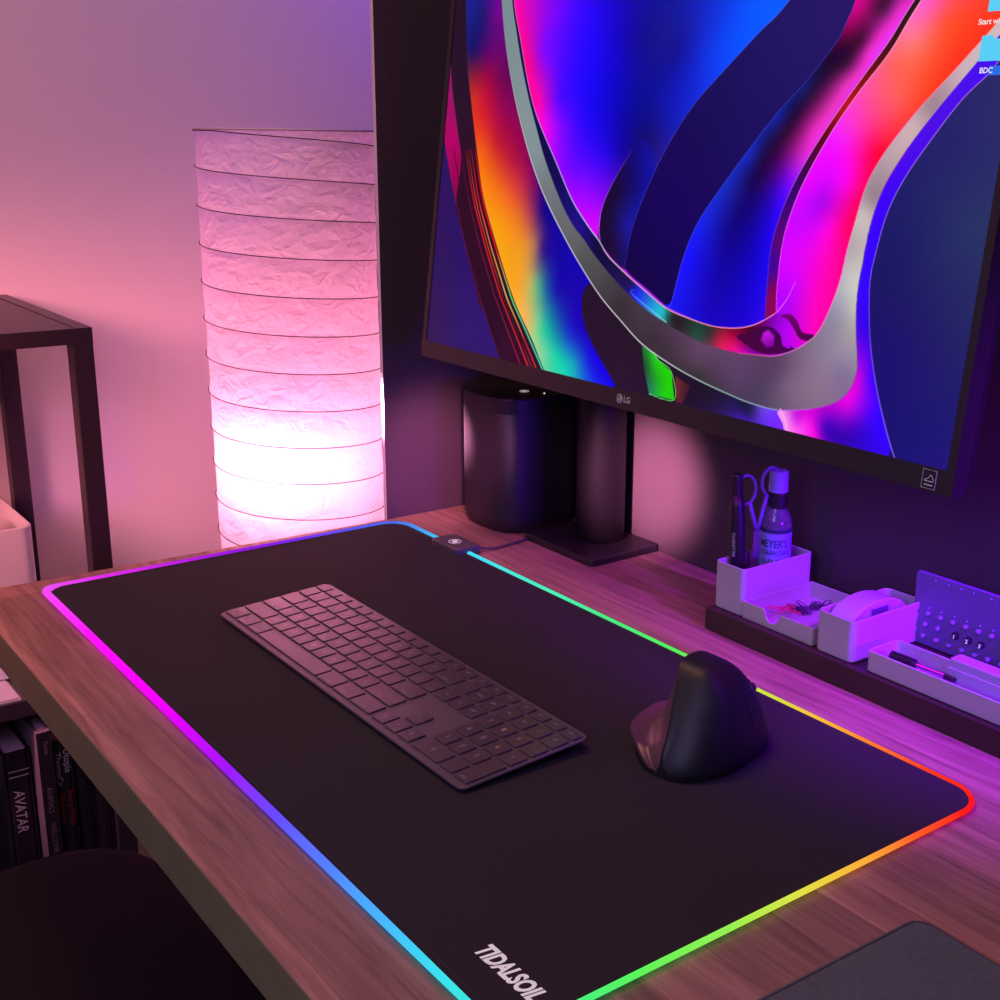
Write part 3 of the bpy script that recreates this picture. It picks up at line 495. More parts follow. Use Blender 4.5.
def build_screen():
    nx, nz = 1060, 600
    X, Z = np.meshgrid(np.linspace(SX0, SX1, nx), np.linspace(SZ0, SZ1, nz))
    u = (X*1000).ravel(); v = (Z*1000).ravel()
    col = np.zeros((len(u), 3))
    def idw(sam, idx):
        """smooth multiquadric interpolation of the colour samples"""
        s = np.array(sam, float); n = len(s)
        c = np.array([[q/255.0 for q in r[2:]] for r in s]); P = s[:, :2]
        k2 = 7.0**2
        D = np.sqrt(((P[:, None]-P[None])**2).sum(2)+k2)
        D += 0
        A = np.zeros((n+1, n+1)); A[:n, :n] = -D+np.eye(n)*1.2; A[:n, n] = 1; A[n, :n] = 1
        w = np.linalg.solve(A, np.vstack([c, np.zeros((1, 3))]))
        uu, vv = u[idx], v[idx]; num = np.tile(w[n], (len(uu), 1))
        for p, ww in zip(P, w[:n]):
            num -= np.sqrt((uu-p[0])**2+(vv-p[1])**2+k2)[:, None]*ww
        num = np.clip(num, c.min(0), c.max(0))
        return np.where(num <= .04045, num/12.92, ((num+.055)/1.055)**2.4)
    def sdist(poly, idx):
        """unsigned distance to polyline (closed)"""
        uu, vv = u[idx], v[idx]; best = np.full(len(uu), 1e9)
        for a, b in zip(poly, poly[1:]):
            ax, ay = a; bx, by = b; dx, dy = bx-ax, by-ay; L = dx*dx+dy*dy
            if L < 1e-9: continue
            t = np.clip(((uu-ax)*dx+(vv-ay)*dy)/L, 0, 1)
            best = np.minimum(best, (uu-ax-t*dx)**2+(vv-ay-t*dy)**2)
        return np.sqrt(best)
    def inside(poly, idx):
        uu, vv = u[idx], v[idx]; ins = np.zeros(len(uu), bool); n = len(poly)
        for i in range(n):
            x1, y1 = poly[i]; x2, y2 = poly[(i+1) % n]
            if y1 == y2: continue
            c = ((y1 > vv) != (y2 > vv)) & (uu < (x2-x1)*(vv-y1)/(y2-y1)+x1)
            ins ^= c
        return ins
    cell = (SX1-SX0)*1000/nx
    for name, poly, soft, sam in REG:
        sm = poly if len(poly) <= 6 or name == 'green' else catmull(poly, 4, True)
        xs = [p[0] for p in sm]; ys = [p[1] for p in sm]
        if name == 'all':
            idx = np.arange(len(u)); a = np.ones(len(u))
        else:
            pad = soft*2+cell
            idx = np.nonzero((u > min(xs)-pad) & (u < max(xs)+pad) & (v > min(ys)-pad) & (v < max(ys)+pad))[0]
            if not len(idx): continue
            ins = inside(sm, idx); d = sdist(sm+[sm[0]], idx)
            sd = np.where(ins, d, -d); w = max(soft, cell*.6)
            a = np.clip(.5+sd/(2*w), 0, 1); a = a*a*(3-2*a)
            k = a > 0; idx = idx[k]; a = a[k]
            if not len(idx): continue
        c = idw(sam, idx)
        col[idx] = col[idx]*(1-a[:, None])+c*a[:, None]
    for pl, w, cols in STR:
        sm = catmull(pl, 5) if len(pl) > 2 else pl
        xs = [p[0] for p in sm]; ys = [p[1] for p in sm]; pad = w+1
        idx = np.nonzero((u > min(xs)-pad) & (u < max(xs)+pad) & (v > min(ys)-pad) & (v < max(ys)+pad))[0]
        if not len(idx): continue
        L = [0]
        for p, q in zip(sm, sm[1:]): L.append(L[-1]+math.hypot(p[0]-q[0], p[1]-q[1]))
        uu, vv = u[idx], v[idx]; best = np.full(len(uu), 1e9); par = np.zeros(len(uu))
        for i, (p, q) in enumerate(zip(sm, sm[1:])):
            dx, dy = q[0]-p[0], q[1]-p[1]; LL = dx*dx+dy*dy
            if LL < 1e-9: continue
            t = np.clip(((uu-p[0])*dx+(vv-p[1])*dy)/LL, 0, 1)
            d2 = (uu-p[0]-t*dx)**2+(vv-p[1]-t*dy)**2
            m = d2 < best; best[m] = d2[m]; par[m] = (L[i]+t[m]*(L[i+1]-L[i]))/L[-1]
        d = np.sqrt(best); hwid = max(w/2, cell*.5)
        a = np.clip(1.3-d/hwid, 0, 1); k = a > 0
        if not k.any(): continue
        cc = np.array([[s2l(q) for q in r] for r in cols])
        pos = par[k]*(len(cols)-1); i0 = np.clip(pos.astype(int), 0, len(cols)-2); f = (pos-i0)[:, None]
        c = cc[i0]*(1-f)+cc[i0+1]*f
        ii = idx[k]; a = a[k][:, None]
        col[ii] = col[ii]*(1-a)+c*a
    me = bpy.data.meshes.new('screen')
    co = np.stack([X.ravel(), np.full(X.size, .0014), Z.ravel()], 1).astype(np.float32)
    i = np.arange((nz-1)*nx).reshape(nz-1, nx)[:, :-1].ravel()
    f = np.stack([i, i+1, i+nx+1, i+nx], 1).astype(np.int32)
    me.vertices.add(len(co)); me.vertices.foreach_set('co', co.ravel())
    me.loops.add(f.size); me.loops.foreach_set('vertex_index', f.ravel())
    me.polygons.add(len(f)); me.polygons.foreach_set('loop_start', np.arange(0, f.size, 4, dtype=np.int32)); me.polygons.foreach_set('loop_total', np.full(len(f), 4, dtype=np.int32))
    me.update(calc_edges=True)
    at = me.color_attributes.new('Col', 'FLOAT_COLOR', 'POINT')
    at.data.foreach_set('color', np.concatenate([col, np.ones((len(col), 1))], 1).astype(np.float32).ravel())
    return me
SCR = emis_attr('screen_glow', 1.0, .6, .06)
scr = pobj('screen', build_screen(), SCR); scr['label'] = 'lit display with flowing neon ribbons on dark blue'
# desktop icons
EC = mat('icon_cyan', (.02,.02,.02), .5, emit=RGB(80,205,245), estr=1); EW = mat('icon_text', (.02,.02,.02), .5, emit=RGB(240,235,240), estr=.9); EB = mat('icon_selection', (.02,.02,.02), .5, emit=RGB(10,110,240), estr=.9)
def folder(bm, x, z, w, h):
    P_ = [(x,z),(x+w,z),(x+w,z+h*.86),(x+w*.45,z+h*.86),(x+w*.38,z+h),(x,z+h)]
    vs = [bm.verts.new((a, .0008, b)) for a, b in P_]; bm.faces.new(vs)
for (x, z, w, h, s, tx, tz) in ((.6775, .325, .024, .024, 'Start with', .6715, .3185), (.6765, .2930, .022, .0165, 'BDC', .6785, .2868)):
    bm = bmesh.new(); folder(bm, x, z, w, h); ic = pobj('desktop_icon', bm, EC)
    bm = bmesh.new()
    Mx = Matrix.Translation((tx, .0008, tz)) @ Matrix.Rotation(PI/2, 4, 'X')
    text_bm(bm, s, .0052, Mx, align='LEFT', bold=.02, depth=0)
    t = obj('icon_label', bm, EW, ic)
    t.location = (0, 0, 0)
bm = bmesh.new(); vs = [bm.verts.new((a, .0010, b)) for a, b in ((.6860,.2838),(.702,.2838),(.702,.2898),(.6860,.2898))]; bm.faces.new(vs); pobj('icon_selection', bm, EB)
# LG logo
bm = bmesh.new()
def MX(x, z, y=-.0002): return Matrix.Translation((x, y, z)) @ Matrix.Rotation(PI/2, 4, 'X')
lx, lz = .3500, .0092
n = 28
ring = [bm.verts.new(MX(lx, lz) @ Vector((.0042*math.cos(2*PI*k/n), .0042*math.sin(2*PI*k/n), 0))) for k in range(n)]; bm.faces.new(ring)
text_bm(bm, 'LG', .0078, MX(lx+.0056, lz), align='LEFT', bold=.03, depth=0)
lg = pobj('maker_logo', bm, GLOGO)
bm = bmesh.new()
for pl in ([(.0005,.0024),(.0005,-.0018),(.0018,-.0018)], [(-.001+.0028*math.cos(a*PI/10)*1.0+.001, .0028*math.sin(a*PI/10)) for a in range(3, 20)]):
    tube(bm, [MX(lx, lz, -.0004) @ Vector((x, y, 0)) for x, y in pl], .00035, 4)
sphere(bm, MX(lx, lz, -.0004) @ Vector((-.0016, .0011, 0)), .0006, 8)
o = obj('logo_face', bm, CHIN, lg)
# energy label square
bm = bmesh.new(); ex, ez = .6935, .0088
sq = [(-.0058,-.0066),(.0058,-.0066),(.0058,.0066),(-.0058,.0066)]
tube(bm, [MX(ex, ez, -.0003) @ Vector((x, y, 0)) for x, y in sq], .00035, 4, closed=True)
tube(bm, [MX(ex, ez, -.0003) @ Vector((x, y, 0)) for x, y in catmull([(-.004,-.001),(-.001,.0005),(.001,.003),(.003,.001),(.004,-.0005)], 5)], .00035, 4)
tube(bm, [MX(ex, ez, -.0003) @ Vector((x, y, 0)) for x, y in [(-.0035,-.0015),(.0038,-.0015)]], .0004, 4)
tube(bm, [MX(ex, ez, -.0003) @ Vector((x, y, 0)) for x, y in [(-.0035,-.0042),(.0036,-.0042)]], .0005, 4)
pobj('energy_label', bm, GLOGO)
# pole, base, arm
bm = bmesh.new(); soft_slab(bm, rrect(.1365-.2047, .2640-.2047, .4975-.553, .5955-.553, .006), .0002, .0085, .0015); b_ = obj('stand_base', bm, BLACK, mon)
PXc, PYc = ML(.2035, .5580, 0)[:2]
bm = bmesh.new(); lathe(bm, [(.026,.008),(.0275,.010),(.0275,.42),(.026,.422)], 40, PXc, PYc); obj('stand_pole', bm, mat('pole_black', (.007,.005,.008), .45, spec=.35), mon, smooth=False)
for f in mon.children[-1].data.polygons: f.use_smooth = len(f.vertices) == 4
bm = bmesh.new(); tube(bm, [(PXc, PYc, .35), (PXc+.10, PYc-.01, .37), ML(.404, .508, .38)], [.018,.016,.018], 12)
obj('stand_arm', bm, BLACK, mon, smooth=True)
bm = bmesh.new(); box(bm, .404-.2047-.05, .404-.2047+.05, .495-.553, .508-.553, .33, .43); obj('mount_plate', bm, BLACK, mon, bev=.003)

# ------------------------------------------------------------------ speaker
sp = thing('smart_speaker', 'black rounded smart speaker with fine grille standing left of the monitor pole', 'speaker', (.0705, .5380, 0))
sp.scale = (.98, .98, 1.0)
def squircle(a, b, e, n=64, fx=1.0):
    out = []
    for k in range(n):
        t = 2*PI*k/n; c, s = math.cos(t), math.sin(t)
        out.append((a*math.copysign(abs(c)**e, c), b*math.copysign(abs(s)**e, s)))
    return out
def grille_material():
    m = mat('speaker_grille', (.022, .016, .022), .42); nt = m.node_tree; b = nt.nodes['Principled BSDF']
    tc = nt.nodes.new('ShaderNodeTexCoord'); geo = nt.nodes.new('ShaderNodeNewGeometry')
    sx = nt.nodes.new('ShaderNodeSeparateXYZ'); nt.links.new(tc.outputs['Object'], sx.inputs[0])
    at = nt.nodes.new('ShaderNodeMath'); at.operation = 'ARCTAN2'; nt.links.new(sx.outputs['Y'], at.inputs[0]); nt.links.new(sx.outputs['X'], at.inputs[1])
    def sn(src, k):
        a = nt.nodes.new('ShaderNodeMath'); a.operation = 'MULTIPLY'; a.inputs[1].default_value = k; nt.links.new(src, a.inputs[0])
        b2 = nt.nodes.new('ShaderNodeMath'); b2.operation = 'SINE'; nt.links.new(a.outputs[0], b2.inputs[0]); return b2.outputs[0]
    mu = nt.nodes.new('ShaderNodeMath'); mu.operation = 'MULTIPLY'; nt.links.new(sn(at.outputs[0], 120), mu.inputs[0]); nt.links.new(sn(sx.outputs['Z'], 2100), mu.inputs[1])
    bp = nt.nodes.new('ShaderNodeBump'); bp.inputs['Strength'].default_value = .3; bp.inputs['Distance'].default_value = .0003
    nt.links.new(mu.outputs[0], bp.inputs['Height']); nt.links.new(bp.outputs['Normal'], b.inputs['Normal'])
    return m
sq0 = squircle(.0585, .0585, .62)
def sc(pts, k): return [(x*k, y*k) for x, y in pts]
bm = bmesh.new(); loft(bm, [[(x,y,z) for x,y in sc(sq0,k)] for k, z in ((.90,.0003),(.955,.004),(.99,.012),(1,.02),(1,.142),(.995,.1425))])
g = obj('grille', bm, grille_material(), sp, smooth=True)
bm = bmesh.new(); loft(bm, [[(x,y,z) for x,y in sc(sq0,k)] for k, z in ((.995,.1425),(1.0,.143),(1.0,.1585),(.985,.160))], cap1=False)
loft(bm, [[(x,y,z) for x,y in sc(sq0,k)] for k, z in ((.985,.160),(.93,.1592),(.90,.1590))], cap0=False)
obj('top_cap', bm, mat('speaker_top', (.022,.016,.024), .38), sp)
bm = bmesh.new(); tube(bm, [(.0055*math.cos(a*PI/8)+.012, .0055*math.sin(a*PI/8), .1592) for a in range(16)], .0004, 4, closed=True); cyl(bm, .012, 0, .159, .1595, .0022, 12)
o = obj('touch_symbol', bm, WLOGO, sp)
bm = bmesh.new(); cyl(bm, .036, .012, .159, .1596, .0009, 10); obj('status_light', bm, mat('led_white', (.8,.8,.8), .5, emit=(1,1,1), estr=1.5), sp)

# ------------------------------------------------------------------ floor lamp
lamp = thing('paper_floor_lamp', 'tall crumpled white paper column lamp glowing near its middle behind the desk', 'floor lamp', (-.25, .408, FZ))
LR, LT = .110, .4505-FZ
def paper_material():
    m = bpy.data.materials.new('rice_paper'); m.use_nodes = True; nt = m.node_tree; N = nt.nodes; L = nt.links
    N.remove(N['Principled BSDF']); out = N['Material Output']
    tr = N.new('ShaderNodeBsdfTranslucent'); df = N.new('ShaderNodeBsdfDiffuse'); mx = N.new('ShaderNodeMixShader'); mx.inputs[0].default_value = .5
    tr.inputs['Color'].default_value = (.92, .80, .88, 1); df.inputs['Color'].default_value = (.85, .80, .82, 1)
    tc = N.new('ShaderNodeTexCoord')
    n1 = N.new('ShaderNodeTexNoise'); n1.inputs['Scale'].default_value = 38; n1.inputs['Detail'].default_value = 5; n1.inputs['Distortion'].default_value = .35
    mp = N.new('ShaderNodeMapping'); mp.inputs['Scale'].default_value = (1, 1, 1.3); mp.inputs['Rotation'].default_value = (.5, .4, .3)
    L.new(tc.outputs['Object'], mp.inputs[0]); L.new(mp.outputs[0], n1.inputs['Vector'])
    vo = N.new('ShaderNodeTexVoronoi'); vo.feature = 'DISTANCE_TO_EDGE'; vo.inputs['Scale'].default_value = 34
    ad = N.new('ShaderNodeVectorMath'); ad.operation = 'MULTIPLY_ADD'; L.new(n1.outputs['Color'], ad.inputs[0]); ad.inputs[1].default_value = (.05, .05, .05); L.new(mp.outputs[0], ad.inputs[2])
    L.new(ad.outputs[0], vo.inputs['Vector'])
    sub = N.new('ShaderNodeMath'); sub.operation = 'ADD'; L.new(n1.outputs['Fac'], sub.inputs[0]); L.new(vo.outputs['Distance'], sub.inputs[1])
    bp = N.new('ShaderNodeBump'); bp.inputs['Strength'].default_value = .55; bp.inputs['Distance'].default_value = .006
    L.new(sub.outputs[0], bp.inputs['Height']); L.new(bp.outputs['Normal'], tr.inputs['Normal']); L.new(bp.outputs['Normal'], df.inputs['Normal'])
    L.new(df.outputs[0], mx.inputs[1]); L.new(tr.outputs[0], mx.inputs[2]); L.new(mx.outputs[0], out.inputs['Surface'])
    return m
PITCH = .0467
ph0 = .392-FZ     # wire height on the +x side
def wire_z(a, k): return ph0-(k+a/(2*PI))*PITCH      # a measured from +x towards +y
bm = bmesh.new(); rings = []
nz_, na = 300, 128
for j in range(nz_+1):
    z = .02+(LT-.02)*j/nz_; ring = []
    for i in range(na):
        a = 2*PI*i/na
        f = ((ph0-z)/PITCH-a/(2*PI)) % 1.0
        puff = .0006-.0016*(1-min(1, abs(f-.5)*2)**4)
        w = (.0006*math.sin(a*3+z*19)+.0004*math.sin(a*7-z*41)+.0003*math.sin(a*13+z*83))*min(1, 4*f*(1-f))
        bend = .002*math.sin(z*5)
        ring.append(((LR+puff+w)*math.cos(a), (LR+puff+w)*math.sin(a)+bend, z))
    rings.append(ring)
loft(bm, rings, cap0=False, cap1=False)
shade = obj('paper_shade', bm, paper_material(), lamp, smooth=True)
WIRE = mat('shade_wire', (.03, .018, .03), .7)
bm = bmesh.new(); pts = []
k = -1.35*2*PI
zz = LT
steps = int(25*48)
for q in range(steps):
    a = k+2*PI*q/48; z = ph0-a/(2*PI)*PITCH
    if z < .03: break
    z = min(z, LT-.002)
    pts.append(((LR+.0014)*math.cos(a), (LR+.0014)*math.sin(a)+.002*math.sin(z*5), z))
tube(bm, pts, .00065, 5); obj('wire_spiral', bm, WIRE, lamp)
bm = bmesh.new(); tube(bm, [((LR+.0005)*math.cos(2*PI*q/64), (LR+.0005)*math.sin(2*PI*q/64)+.002*math.sin(LT*5), LT) for q in range(64)], .0014, 6, closed=True); obj('top_rim', bm, mat('rim_wire', (.5,.42,.48), .5), lamp)
bm = bmesh.new(); tube(bm, [((LR+.0016)*math.cos(.92+.02*math.sin(z*9)), (LR+.0016)*math.sin(.92+.02*math.sin(z*9)), z) for z in [.02+k*(LT-.022)/40 for k in range(41)]], .0012, 5); obj('seam', bm, shade.data.materials[0], lamp)
bm = bmesh.new(); lathe(bm, [(.10,.0),(.105,.004),(.105,.02),(.02,.03),(.006,.04),(.006,.735)], 40); obj('lamp_base', bm, BLACK, lamp)
bm = bmesh.new(); lathe(bm, [(.012,.735),(.013,.755),(.026,.79),(.027,.80),(.02,.82),(.006,.828)], 24)
obj('bulb', bm, mat('bulb_glass', (.9,.8,.85), .4, emit=(1,.55,.8), estr=6), lamp, smooth=True)

# ------------------------------------------------------------------ shelf unit
sh = thing('shelf_unit', 'black metal shelf unit with square legs beyond the left end of the desk', 'shelf', (-.293, -.10, FZ))
SXa, SXb, SYa, SYb = -.466, -.12, -.31, .1115
def SL(x, y, z): return (x+.293, y+.10, z-FZ)
def sbox(bm, x0, x1, y0, y1, z0, z1, mi=0):
    a = SL(x0, y0, z0); b = SL(x1, y1, z1); box(bm, a[0], b[0], a[1], b[1], a[2], b[2], mi)
ZT = .2425
bm = bmesh.new(); sbox(bm, SXa, SXb, SYa, SYb, ZT-.017, ZT-.003)
sbox(bm, SXa, SXb, SYb-.016, SYb, ZT-.003, ZT); sbox(bm, SXa, SXb, SYa, SYa+.016, ZT-.003, ZT); sbox(bm, SXa, SXa+.016, SYa+.016, SYb-.016, ZT-.003, ZT); sbox(bm, SXb-.006, SXb, SYa+.016, SYb-.016, ZT-.003, ZT)
sbox(bm, SXa+.017, SXb-.007, SYa+.017, SYb-.0172, ZT-.003, ZT-.0007)
SHM = mat('shelf_metal', (.030, .018, .025), .4)
obj('top', bm, SHM, sh)
for x in (SXa, SXb-.022):
    for y in (SYa, SYb-.022):
        bm = bmesh.new(); sbox(bm, x, x+.022, y, y+.022, FZ, ZT-.017); obj('leg', bm, SHM, sh, bev=.001)
for z0, z1 in ((-.1855,-.1650), (-.456,-.440)):
    bm = bmesh.new(); sbox(bm, SXa+.001, SXb-.001, SYa+.0005, SYb-.0005, z0, z1); obj('shelf_board', bm, SHM, sh, bev=.001)

def open_bin(x0, x1, y0, y1, z0, z1):
    bm = bmesh.new(); open_box(bm, x0, x1, y0, y1, z0, z1, .014, .003); return bm
b = thing('storage_bin', 'pale plastic storage bin with rounded corners on the black shelf unit', 'bin', (-.29, -.075, -.1628))
bm = open_bin(-.105, .105, -.12, .122, 0, .1770); obj('bin_body', bm, WHITE, b)
t = thing('paper_roll', 'pale round roll standing inside the pale storage bin', 'roll', (-.245, -.010, -.1605))
bm = bmesh.new(); lathe(bm, [(.012,0),(.030,0),(.031,.002),(.031,.172),(.029,.174),(.012,.174)], 32, cap=False); obj('roll_body', bm, WHITE, t)
bm = bmesh.new(); lathe(bm, [(.0118,.001),(.0118,.173)], 20); obj('roll_core', bm, mat('card_core', (.25,.18,.15), .8), t)
# papers lying on the middle board
t = thing('paper_stack', 'stack of pale loose papers lying on the shelf board above the books', 'papers', (-.152, -.08, -.1648))
bm = bmesh.new(); box(bm, -.031, .029, -.10, .080, 0, .0015); box(bm, -.031, .027, -.098, .078, .0016, .003); obj('paper_sheets', bm, mat('pale_paper', (.30, .24, .27), .6), t)

# ------------------------------------------------------------------ books
PAGE = mat('book_pages_pink_lit', (.85, .42, .52), .8, noise=(300, .15))  # pink light on the page tops is put into this colour
def book(x1, y0, y1, h, depth, cover, label, texts=(), zb=-.4398, grp='books in a row on the lower shelf board', lines=()):
    t = thing('book', label, 'book', (x1-depth/2, (y0+y1)/2, zb), 0, grp)
    w = (y1-y0)/2; d = depth/2; c = .0018
    bm = bmesh.new()
    box(bm, -d, d, -w, -w+c, 0, h); box(bm, -d, d, w-c, w, 0, h)
    # rounded spine
    pts = [(d-.002, -w+c), (d+.0005, -w*.6), (d+.001, 0), (d+.0005, w*.6), (d-.002, w-c), (d-.004, w-c), (d-.003, 0), (d-.004, -w+c)]
    prism(bm, pts, 0, h)
    obj('cover', bm, cover, t)
    bm = bmesh.new(); box(bm, -d+.003, d-.0045, -w+c, w-c, .003, h-.003); obj('pages', bm, PAGE, t)
    for s, size, yo, zt, m, kw in texts:
        bm = bmesh.new()
        # text runs downwards on the spine (+x face), letter tops towards +y
        M = Matrix(((0,0,1,d+.0018),(0,1,0,yo),(-1,0,0,zt),(0,0,0,1)))
        text_bm(bm, s, size, M, align='LEFT', **kw); obj('spine_title', bm, m, t)
    for zt in lines:
        bm = bmesh.new(); box(bm, d+.0008, d+.0014, -w*.7, w*.8, zt, zt+.0012); obj('spine_line', bm, TGREY, t)
    return t
TGREY = mat('spine_grey_print', (.40,.33,.36), .6); TDIM = mat('spine_dim_print', (.16,.11,.13), .6); TRED = mat('spine_red_print', (.30,.02,.03), .6)
BK = mat('book_black_cover', (.016,.010,.014), .45); BKG = mat('book_grey_cover', (.17,.11,.14), .5); BKD = mat('book_dark_cover', (.022,.012,.020), .5); BKU = mat('book_deep_cover', (.02,.016,.022), .5)
book(-.145, -.0225, .0065, .205, .16, BK, 'thick black hardback book with grey lettering, leftmost of the books under the shelf board', [('AVATAR', .0165, -.002, .158, TGREY, dict(bold=.01, sx=.85, shear=.15))], lines=(.181, .174))
bk2 = book(-.118, .0095, .0250, .233, .19, BKG, 'slim dark-spined book with pale grey cover sticking out beside the thick black hardback', [('ANIMALS', .0085, .0, .165, TDIM, dict(sx=.95)), ('WELCOME', .0085, .0, .12, TDIM, dict(sx=.95)), ('Frame', .0065, .001, .222, TDIM, dict())])
bm = bmesh.new(); box(bm, .0953, .0965, -.0078, .0078, 0, .2331); obj('spine', bm, BK, bk2)
book(-.126, .0262, .0470, .215, .17, BKU, 'black paperback with two columns of white and red lettering on its spine', [('Utopia', .0110, .0048, .203, TGREY, dict(bold=.012)), ('ThomasCn', .0095, -.0052, .200, TGREY, dict(bold=.01)), ('Penny Webb', .0088, .0048, .150, TRED, dict(bold=.01)), ('J.Remstory', .0088, -.0052, .148, TRED, dict(bold=.01))])
book(-.132, .0485, .0660, .200, .16, BKD, 'plain dark book right of the paperback with white and red lettering', [])
book(-.128, .0675, .0875, .190, .16, BK, 'plain black book at the right end of the row beside the shelf leg', [])

# ------------------------------------------------------------------ chair
ch = thing('desk_chair', 'dark fabric chair seat tucked under the front of the desk', 'chair', (.30, -.20, FZ))
bm = bmesh.new(); soft_slab(bm, rrect(-.245, .245, -.26, .26, .09, 12), .43, .50, .025, 6); obj('seat', bm, CHAIRF, ch, smooth=True)
bm = bmesh.new(); cyl(bm, 0, 0, .06, .43, .028); obj('gas_lift', bm, BLACK, ch)
for k in range(5):
    a = 2*PI*k/5+.3
    bm = bmesh.new(); tube(bm, [(0,0,.085), (.26*math.cos(a), .26*math.sin(a), .06)], [.025,.016], 8); lg_ = obj('leg', bm, BLACK, ch)
    bm = bmesh.new(); sphere(bm, (.26*math.cos(a), .26*math.sin(a), .027), .027, 12); obj('caster', bm, BLACKP, lg_)

# ------------------------------------------------------------------ felt sleeve
fs = thing('laptop_sleeve', 'dark grey felt sleeve lying on the desk right of the glowing mat', 'sleeve', (.882, .255, .0004), math.radians(-1.5))
bm = bmesh.new(); soft_slab(bm, rrect(0, .34, -.25, 0, .012, 6), 0, .009, .004, 4); obj('sleeve_body', bm, GREYF, fs, smooth=True)
bm = bmesh.new(); tube(bm, [(.004,-.246,.0088),(.004,-.010,.0090),(.012,-.004,.0090),(.33,-.004,.0088)], .0007, 5); obj('hem', bm, mat('felt_hem', (.09,.07,.09), .9), fs)

# ------------------------------------------------------------------ riser with organisers
TZ = .022
rs = thing('desk_riser', 'long dark wooden board raised along the back of the desk under the white organisers', 'riser', (.463, .477, 0))
bm = bmesh.new(); box(bm, 0, .52, 0, .112, .0003, TZ); obj('board', bm, DWOOD, rs, bev=.0012)
tz = TZ+.0003
def org(name, label, x0, x1, y0, y1, h, r=.005, t=.0018, rz=0, part='cup_body'):
    o = thing(name, label, 'organizer', ((x0+x1)/2, (y0+y1)/2, tz), rz)
    w, d = (x1-x0)/2, (y1-y0)/2
    bm = bmesh.new(); open_box(bm, -w, w, -d, d, 0, h, r, t)
    obj(part, bm, WHITE, o); return o
pen = org('pen_box', 'tall white rectangular pen box holding a marker and spray bottle', .4655, .5035, .485, .5775, .0455)
# low tray with thumb notch
lt = thing('low_tray', 'low white square tray with a thumb notch, holding paper clips', 'organizer', (.5465, .531, tz))
w, d, h, t = .0425, .046, .0165, .0018
bm = bmesh.new(); box(bm, -w, w, -d, d, 0, t); box(bm, -w, -w+t, -d+t, d, t, h); box(bm, w-t, w, -d+t, d, t, h); box(bm, -w+t, w-t, d-t, d, t, h)
P_ = [(-w, 0+t), (w, t), (w, h)]
nc, nr = -.006, .0088
P_ += [(nc+nr+.002, h)]+[(nc+nr*math.cos(a), h-.0015+ (nr+.001)*-math.sin(a)) for a in [PI*k/12 for k in range(13)]]+[(nc-nr-.002, h), (-w, h)]
rings = [[(x, y, z) for x, z in P_] for y in (-d, -d+t)]
loft(bm, rings)
obj('tray_body', bm, WHITE, lt, bev=.0006, seg=2)
ob = org('accessory_box', 'deep white box holding a rounded tape dispenser, between low tray and long tray', .5935, .6355, .483, .576, .037, .006)
lo = org('long_tray', 'long low white tray at the right end of the dark riser', .650, .86, .4825, .5225, .0185, .005, part='tray_body')

# paper clips
CLIP = mat('clip_steel', (.10,.07,.16), .35, metal=.6); CLIPR = mat('clip_red', (.65,.05,.15), .4)
def clip_bm():
    bm = bmesh.new()
    q = [(-.010,.0025),(.008,.0025)]+[(.008+.0025*math.sin(a), .0025*math.cos(a)) for a in (PI*.33,PI*.66,PI)]+[(-.008,-.0025)]+[(-.008-.002*math.sin(a), -.0005-.002*math.cos(a)) for a in (PI*.33,PI*.66,PI)]+[(.006,.0015)]
    tube(bm, [(x, y, 0) for x, y in q], .00045, 4); return bm
c0 = obj('paper_clip', clip_bm(), CLIP); m2 = c0.data.copy(); m2.materials[0] = CLIPR
cl_lab = 'small dark wire paper clip in the scattered pile inside the low notched tray'
tag(c0, cl_lab, 'paper clip', 'dark paper clips in the low tray')
spots = []
random.seed(3)
while len(spots) < 26:
    a = random.uniform(-.5, 3.4); r = random.gauss(.024, .006)
    x = .5465+r*math.cos(a)*1.0; y = .533+r*math.sin(a)*1.1
    if abs(x-.5465) < .030 and abs(y-.531) < .033: spots.append((x, y))
for i, (x, y) in enumerate(spots):
    o = c0 if i == 0 else c0.copy()
    if i: C.objects.link(o)
    o.location = (x, y, tz+.0026+.0011*(i % 4)); o.rotation_euler = (random.uniform(-.03,.03), random.uniform(-.03,.03), random.uniform(0, PI))
cr0 = None
for i, (x, y) in enumerate([(.520,.515),(.524,.520),(.529,.512),(.526,.526),(.534,.518)]):
    o = bpy.data.objects.new('paper_clip', m2); C.objects.link(o)
    o.location = (x, y, tz+.0072+.001*(i % 3)); o.rotation_euler = (.02, -.02, .5+i*.7)
    tag(o, 'small red wire paper clip at the left side of the low notched tray', 'paper clip', 'red paper clips in the low tray')

# marker
mk = thing('marker_pen', 'black marker pen standing in the left of the tall white pen box', 'marker', (.4765, .507, tz+.0022))
def place_lean(o, rx, ry): o.rotation_euler = (rx, ry, 0)
bm = bmesh.new(); lathe(bm, [(.0064,0),(.0076,.002),(.0076,.078),(.0070,.094),(.0058,.104)], 24); obj('barrel', bm, BLACKP, mk, smooth=False)
for f in mk.children[-1].data.polygons: f.use_smooth = len(f.vertices) == 4
bm = bmesh.new(); lathe(bm, [(.0050,.103),(.0052,.104),(.0052,.122),(.0046,.1245)], 20); obj('cap', bm, BLACKP, mk)
bm = bmesh.new()
def wrap(R_, a0, zc, sgn=1):
    def f(q):  # q.x runs up the barrel
        a = a0+q.y/R_; return Vector((R_*math.cos(a), R_*math.sin(a), zc+q.x))
    return f
text_bm(bm, 'ARTIMENT', .0050, None, align='LEFT', fn=wrap(.0078, -1.35, .046))
obj('barrel_print', bm, GLOGO, mk)
place_lean(mk, math.radians(1.5), math.radians(-3))

